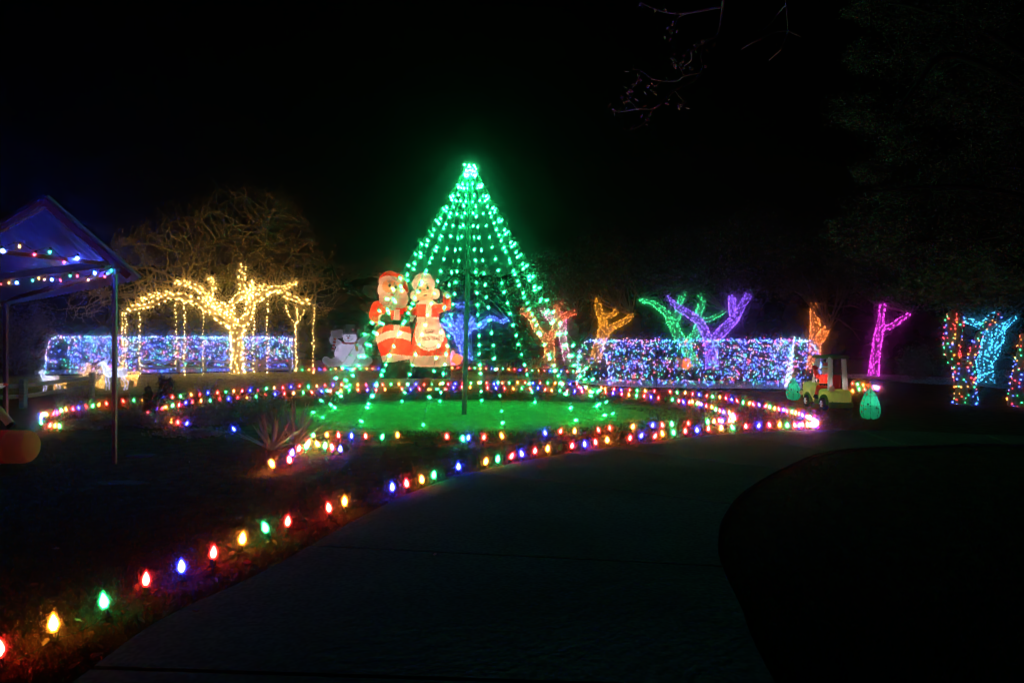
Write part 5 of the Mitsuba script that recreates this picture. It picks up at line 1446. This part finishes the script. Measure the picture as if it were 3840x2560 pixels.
# ---------------------------------------------------------------- lit wire deer
def deer(label, px, py, h_px, face, kind, seed, cat_="lit deer", antlers=True, group=None, sit=False):
    """A deer of wire and mini lights: foot pixel, height in pixels, facing -1 (left) or 1 (right)."""
    g = np.random.default_rng(seed)
    b = G(px, py); d = b[1]; H = h_px * d / F
    k = thing("light_deer" if cat_ == "lit deer" else "light_dog", label, cat_, group)
    mat, col = ("mat_white_wire", (5,5.6,8.5)) if kind == "white" else ("mat_gold_wire", (11,5.6,1.1))
    X = lambda x, y, z: b + np.array([face * x * H, y * H, z * H])
    if sit:
        body = [(X(-0.22, 0, 0.22), 0.14), (X(-0.02, 0, 0.36), 0.13), (X(0.12, 0, 0.52), 0.11)]
        neck = [(X(0.12, 0, 0.52), 0.09), (X(0.18, 0, 0.72), 0.06), (X(0.2, 0, 0.82), 0.08)]
        head = [(X(0.18, 0, 0.82), 0.085), (X(0.36, 0, 0.78), 0.05)]
        legs = [[X(0.12, s * 0.08, 0.42), X(0.16, s * 0.09, 0.2), X(0.16, s * 0.09, 0.01)] for s in (-1, 1)] + [[X(-0.2, s * 0.12, 0.2), X(0.02, s * 0.13, 0.12), X(-0.06, s * 0.13, 0.015)] for s in (-1, 1)]
    else:
        body = [(X(-0.34, 0, 0.56), 0.12), (X(-0.1, 0, 0.53), 0.12), (X(0.18, 0, 0.55), 0.13)]
        neck = [(X(0.2, 0, 0.56), 0.11), (X(0.29, 0, 0.72), 0.065), (X(0.31, 0, 0.84), 0.06)]
        head = [(X(0.29, 0, 0.86), 0.065), (X(0.46, 0, 0.8), 0.035)]
        legs = [[X(0.2, s * 0.08, 0.5), X(0.22, s * 0.08, 0.26), X(0.19, s * 0.08, 0.24), X(0.2, s * 0.08, 0.0)] for s in (-1, 1)] + [[X(-0.34, s * 0.08, 0.5), X(-0.28, s * 0.08, 0.36), X(-0.4, s * 0.08, 0.22), X(-0.36, s * 0.08, 0.0)] for s in (-1, 1)]
    pos = []
    for nm, chain in (("body", body), ("neck", neck), ("head", head)):
        c = spline([q for q, _ in chain], 12, [[r * H] for _, r in chain])
        pts, rad = c[:, :3], c[:, 3]
        wires = [tube(pts[i] + rad[i] * 0 + rad[i] * np.stack([np.zeros(13), np.cos(np.linspace(0, 2 * np.pi, 13)), np.sin(np.linspace(0, 2 * np.pi, 13))], 1), 0.006, 4, False) for i in range(0, 12, 2)]
        wires += [tube(pts + rad[:, None] * np.array([0, math.cos(a), math.sin(a)]), 0.006, 4, False) for a in np.linspace(0, 2 * np.pi, 9)[:-1]]
        sh = put(k, nm, mikit.ply(cat(wires), mat), kind=None)
        if kind == "white":
            scene[sh + "__mesh_skin"] = mikit.ply(tube(pts, rad * 0.97, 14), "cloth_white", smooth=True)
        pos.append(wrap(pts, rad, 0.052 if kind == "white" else 0.06, g, 0.4, 0.006))
    for lg in legs:
        c = spline(lg, 10)
        put(k, "leg", mikit.ply(cat([tube(c + [o, 0, 0], 0.006, 4) for o in (-0.018, 0.018)] + [tube(c, 0.012, 5)]), mat))
        pos.append(wrap(c, np.full(10, 0.02), 0.07, g, 0.4, 0.004)[::2])
    ears = [tube([X(0.27, s * 0.03, 0.88), X(0.2, s * 0.12, 0.97)], [0.03 * H, 0.005], 5) for s in (-1, 1)]
    put(k, "ear", mikit.ply(cat(ears), mat))
    if antlers:
        an = []
        for s in (-1, 1):
            st = spline([X(0.28, s * 0.03, 0.9), X(0.2, s * 0.1, 1.05), X(0.3, s * 0.16, 1.2)], 8)
            an += [tube(st, 0.008, 5), tube([st[3], st[3] + [face * 0.09 * H, 0, 0.08 * H]], 0.007, 5)]
            pos.append(st)
        put(k, "antler", mikit.ply(cat(an), mat))
    pos = np.vstack(pos)
    put(k, "light", mikit.ply(dots(pos, 1.15 * d / F * g.choice([0.7, 1, 1.3], len(pos))), "mat_bulb", emitter=lamp(col, "deer")), kind="stuff")


deer("large standing deer of white mesh and lights looking left, half behind the shelter post", 428, 1462, 120, -1, "white", 1)
deer("white mesh deer with a raised head at the far left, beyond the fence rails", 186, 1468, 88, -1, "white", 2, antlers=False)
deer("small golden fawn of wire lights right of the far left white deer", 222, 1468, 64, -1, "gold", 3, antlers=False)
deer("golden wire figure sitting upright left of the large white deer", 378, 1456, 62, 1, "gold", 4, cat_="lit dog", antlers=False, sit=True)
deer("golden wire deer standing right behind the shelter post", 476, 1449, 82, -1, "gold", 5)
deer("golden wire fawn with lowered stance at the right end of the deer group", 497, 1447, 60, 1, "gold", 6, antlers=False)
g = np.random.default_rng(8)
for label, x, y, rx, rz, n in (("warm sparkling little shrub of mini lights left behind the fence post", 326, 1392, 16, 30, 150), ("second sparkling little shrub of mini lights right of the fence post", 362, 1396, 20, 34, 90)):
    d = 29.0
    k = thing("light_shrub", label, "lit shrub")
    p = crown_points(P(x, y, d), (rx * d / F, 0.3, rz * d / F), n, int(x), 20, 0.3); p = p[p[:, 2] > 0.03]
    c0 = np.array([P(x, y, d)[0], d, 0.0])
    put(k, "branch", mikit.ply(cat([tube(spline([c0, (c0 + e) / 2 + g.normal(size=3) * 0.05, e], 5), 0.006, 4) for e in p[:40]]), "mat_bark"), kind="stuff")
    put(k, "light", mikit.ply(dots(p, 1.2 * d / F), "mat_bulb", emitter=lamp((6,3.3,1.2), "deer")), kind="stuff")

# ---------------------------------------------------------------- white spire of lights by the right tunnel
k = thing("light_spire", "tall thin white glowing spire leaning at the right end of the light tunnel", "lit spire")
d = 23.2
b0, t0 = P(2953, 1430, d), P(2979, 1262, d)
b0[2] = 0.02
put(k, "frame", mikit.ply(cat([tube([b0 + np.array([0.11 * math.cos(a), 0.11 * math.sin(a), 0]), t0], 0.008, 5) for a in np.linspace(0, 2 * np.pi, 7)[:-1]]), "mat_white_wire"))
sp = np.array([b0 + (t0 - b0) * t + 0.112 * (1 - t) * np.array([math.cos(60 * t), math.sin(60 * t), 0]) for t in np.linspace(0, 1, 330) ** 1.15])
put(k, "light", mikit.ply(dots(sp, 0.015), "mat_bulb", emitter=lamp((4,4.2,6), "deer")), kind="stuff")

# ---------------------------------------------------------------- plants of the bed on the left
def yucca(label, px, py, h, d_spread, n, seed, lean=0.0):
    g = np.random.default_rng(seed)
    b = G(px, py)
    k = thing("yucca", label, "spiky plant", "spiky plants by the short bulb row")
    for i in range(n):
        a = g.uniform(0, 2 * np.pi); el = g.uniform(0.35, 1.45); L = h * g.uniform(0.75, 1.1)
        dirv = np.array([math.cos(a) * math.cos(el) * d_spread + lean, math.sin(a) * math.cos(el) * d_spread, math.sin(el)]); dirv /= np.linalg.norm(dirv)
        sag = np.array([0, 0, -0.12 * L * (1 - math.sin(el))])
        side = np.cross(dirv, [g.normal() * 0.4, g.normal() * 0.4, 1.0]); side /= np.linalg.norm(side)
        nn = np.cross(side, dirv)
        t = np.array([0, 0.25, 0.5, 0.75, 1.0]); w = np.array([0.014, 0.021, 0.019, 0.012, 0.0006])
        c = b + np.array([0.03 * math.cos(a), 0.03 * math.sin(a), 0.02]) + t[:, None] * L * dirv + (t ** 2)[:, None] * sag
        V = np.stack([c - side * w[:, None], c + nn * w[:, None] * 0.45, c + side * w[:, None]], 1).reshape(-1, 3)
        f = []
        for q in range(4):
            o = q * 3
            f += [[o, o + 1, o + 4], [o, o + 4, o + 3], [o + 1, o + 2, o + 5], [o + 1, o + 5, o + 4]]
        put(k, "leaf", mikit.ply((V, np.array(f)), "mat_yucca", smooth=True))


yucca("spiky plant lit violet, the left one of two beside the bulb row", 1020, 1690, 0.55, 1.0, 46, 1)
yucca("spiky plant lit yellow and green, the right one of two beside the bulb row", 1108, 1668, 0.66, 0.75, 44, 2, lean=0.12)
yucca("dim spiky plant behind the violet-lit one", 1050, 1640, 0.55, 0.9, 22, 3)
for i, (x, y, rx, rz, d, n, lab) in enumerate([(620, 1590, 90, 52, 12.4, 2600, "dark leafy shrub at the left end of the planting bed"), (760, 1580, 110, 66, 12.9, 3600, "dark leafy shrub in the middle of the planting bed"), (900, 1555, 120, 72, 13.2, 4000, "broad dark shrub in the planting bed left of the spiky plants"), (1000, 1530, 75, 76, 13.0, 2600, "reddish-tinted shrub right behind the spiky plants"), (470, 1575, 90, 36, 12.6, 2400, "low dark shrub behind the shelter post"), (720, 1640, 130, 36, 11.2, 2400, "low dark ground-hugging shrub in front of the planting bed"), (280, 1600, 90, 30, 12.0, 1800, "low dark plants at the left, under the purple grass spikes")]):
    bush(lab, x, y, rx, rz, d, n, 0.055, 500 + i, "mat_shrub", 14)
# juniper
g = np.random.default_rng(12)
k = thing("juniper", "dark feathery juniper standing up before the row of bulbs, right of the shelter post", "juniper")
d = 12.3
jb = P(585, 1575, d); jb[2] = 0
st = [[(585, 1575), (590, 1500), (605, 1440), (604, 1412)], [(590, 1520), (560, 1470), (552, 1455)], [(594, 1490), (625, 1455), (645, 1437)], [(597, 1470), (625, 1436), (633, 1422)], [(590, 1510), (615, 1475), (645, 1462)], [(588, 1530), (555, 1500), (540, 1490)], [(588, 1545), (560, 1530), (548, 1522)], [(590, 1530), (615, 1512), (628, 1508)]]
lp, tw = [], []
for line in st:
    W = spline(np.array([P(x, y, d + g.normal() * 0.12) for x, y in line]), 24)
    tw.append(tube(W, np.linspace(0.01, 0.003, 24), 5, False))
    for q in W[4:]:
        lp.append(q + g.normal(size=(26, 3)) * 0.028)
put(k, "stem", mikit.ply(cat(tw), "mat_bark"), kind="stuff")
put(k, "foliage", mikit.ply(leaves(np.vstack(lp), 0.04, 3), "mat_juniper"), kind="stuff")
# flowering grass spikes
def spikes(label, x0, x1, y_base, h, n, d, seed):
    g = np.random.default_rng(seed)
    k = thing("flower_spikes", label, "ornamental grass")
    ms, fl = [], []
    for _ in range(n):
        b = P(g.uniform(x0, x1), y_base, d + g.normal() * 0.3); b[2] = 0
        L = h * g.uniform(0.6, 1.1)
        W = spline([b, b + [g.normal() * 0.03, 0, L * 0.5], b + [g.normal() * 0.1, g.normal() * 0.05, L]], 10)
        ms.append(tube(W, np.linspace(0.004, 0.0015, 10), 4, False))
        for q in W[4:]:
            fl.append(q + g.normal(size=(7, 3)) * [0.012, 0.012, 0.025])
    put(k, "stalk", mikit.ply(cat(ms), "mat_blade"), kind="stuff")
    put(k, "flower", mikit.ply(leaves(np.vstack(fl), 0.022, seed), "mat_spike"), kind="stuff")


spikes("clump of pale flower spikes left of the shelter post, before the fence", 205, 340, 1570, 0.72, 34, 12.4, 21)
spikes("clump of pale flower spikes right of the juniper", 690, 800, 1540, 0.72, 26, 13.4, 22)
spikes("thin dry grass stalks in the shrubs near the tree-lit lawn", 480, 540, 1560, 0.6, 14, 12.8, 23)
# a tuft lit orange by the nearest bulb of the short row
g = np.random.default_rng(31)
k = thing("grass_tuft", "tuft of long grass lit orange by the nearest short-row bulb", "grass tuft")
b = G(990, 1745)
tv = []
for _ in range(34):
    o = b + [g.normal() * 0.06, g.normal() * 0.05, 0]
    L = g.uniform(0.12, 0.3); ln = g.normal(size=2) * 0.09
    tv.append(tube(spline([o, o + [ln[0] * 0.3, ln[1] * 0.3, L * 0.6], o + [ln[0], ln[1], L]], 6), np.linspace(0.004, 0.0008, 6), 3, False))
put(k, "blade", mikit.ply(cat(tv), "mat_blade"), kind="stuff")


def stone(label, px, py, sx, sy, sz, seed):
    b = G(px, py)
    m = trimesh.creation.icosphere(subdivisions=4)
    v = np.array(m.vertices)
    v *= (1 + 0.5 * (meshkit.fbm(v * 1.7 + seed, 4) - 0.5))[:, None]
    v[:, 2] = np.clip(v[:, 2], -0.5, 0.45)
    k = thing("flat_stone", label, "stone")
    scene[k] = mikit.ply((v * [sx, sy, sz] + [b[0], b[1], sz * 0.2], m.faces), "mat_stone", smooth=45)


stone("flat stone on the dark lawn just right of the shelter post's foot", 530, 1712, 0.2, 0.1, 0.05, 1)
stone("broad flat rock lying in the dark lawn at the left", 450, 1812, 0.3, 0.13, 0.02, 2)
stone("small dark stone left of the warm-lit tree's trunk", 825, 1427, 0.1, 0.08, 0.1, 3)

# fallen leaves
lv = np.array([[0, 0, 0], [0.3, 0.2, 0.1], [0.7, 0.2, 0.05], [1, 0, 0.12], [0.7, -0.22, 0.1], [0.3, -0.2, 0.02], [0.5, 0.0, -0.02]], float)
fallen_ply = [mikit.ply((lv * [1, s, 1], leaf_f), m, smooth=True) for s, m in ((1.0, "mat_dry_leaf"), (1.3, "mat_brown_leaf"), (0.8, "mat_yucca"))]
feet_ = [(foot(x, y), c) for x, y, c in row_front if c in (R, Gn, B, O)]
n, used = 0, {}
while n < 140:
    if n < 90:
        i = rnd.randrange(0, 10); c = foot(*row_front[i][:2]); q = c + [rnd.gauss(0.12, 0.28), rnd.gauss(-0.1, 0.28), 0]
    elif n < 115:
        q = np.array([rnd.uniform(-4.2, 1.5), rnd.uniform(4.2, 11.5), 0])
    else:
        i = rnd.randrange(10, 40); c = foot(*row_front[i][:2]); q = c + [rnd.gauss(0, 0.3), rnd.gauss(0, 0.3), 0]
    if on_path(q[0], q[1]) and rnd.random() < 0.9:
        continue
    z = 0.05 if on_path(q[0], q[1]) else 0.012
    j = int(np.argmin([np.linalg.norm(f[:2] - q[:2]) for f, _ in feet_])); f, c = feet_[j]
    num = sum(cc == c for _, cc in feet_[:j + 1])
    side = ("left" if q[0] < f[0] else "right") if abs(q[0] - f[0]) > abs(q[1] - f[1]) else ("before" if q[1] < f[1] else "behind")
    ground_ = "on the path slab" if z > 0.04 else "in the grass"
    tone = ("rusty", "brown", "pale")[n % 3]
    where = f"{side} of" if side in ("left", "right") else side
    key = thing("fallen_leaf", f"{tone} fallen leaf {ground_}, {where} the {ordinal(num)} {c} path bulb", "leaf", "fallen leaves near the path bulbs")
    scene[key] = {**fallen_ply[n % 3], "to_world": T().translate([q[0], q[1], z]).rotate([0, 0, 1], rnd.uniform(0, 360)).rotate([1, 0, 0], rnd.gauss(0, 35)).rotate([0, 1, 0], rnd.gauss(-8, 14)).scale([rnd.uniform(0.04, 0.075)] * 3)}
    n += 1

# dark bench frame far behind the cone
k = thing("bench", "dark bench silhouette far behind the light cone, left of the red-orange tree", "bench")
b = G(1920, 1377); s = b[1] / F
for x in (-14, 0, 14):
    put(k, "leg", mikit.ply(bar(b + [x * s, 0, -0.02], b + [x * s, 0, 22 * s], 3.4 * s, 0.1), "mat_dark"))
put(k, "top_rail", mikit.ply(bar(b + [-19 * s, 0, 21 * s], b + [19 * s, 0, 21 * s], 0.4, 4 * s), "mat_dark"))
put(k, "lower_rail", mikit.ply(bar(b + [-18 * s, 0.1, 11 * s], b + [18 * s, 0.1, 11 * s], 0.1, 2.5 * s), "mat_dark"))

# ---------------------------------------------------------------- scattering air added for lens bloom, and how often each family of lamps is looked at
labels["bloom_haze"] = {"label": "thin air added to imitate lens glow round the lamps", "kind": "stuff", "category": "bloom_haze"}
scene["bloom_haze"] = {"type": "cube", "to_world": T().translate([0, 85, 9.0]).scale([170, 120, 10.5]), "bsdf": {"type": "null"}, "interior": {"type": "ref", "id": "bloom_air"}}
SHARE = dict(near=26, near_shell=3, mid=8, mid_shell=1, far=2.5, far_shell=0.3, tree=26, tree_shell=3, net=7, wrap=10, warm=8, deer=3, kiosk=5, inflate=14)
for cls, es in WEIGHTS.items():
    for e in es:
        e["sampling_weight"] = SHARE[cls] / len(es)
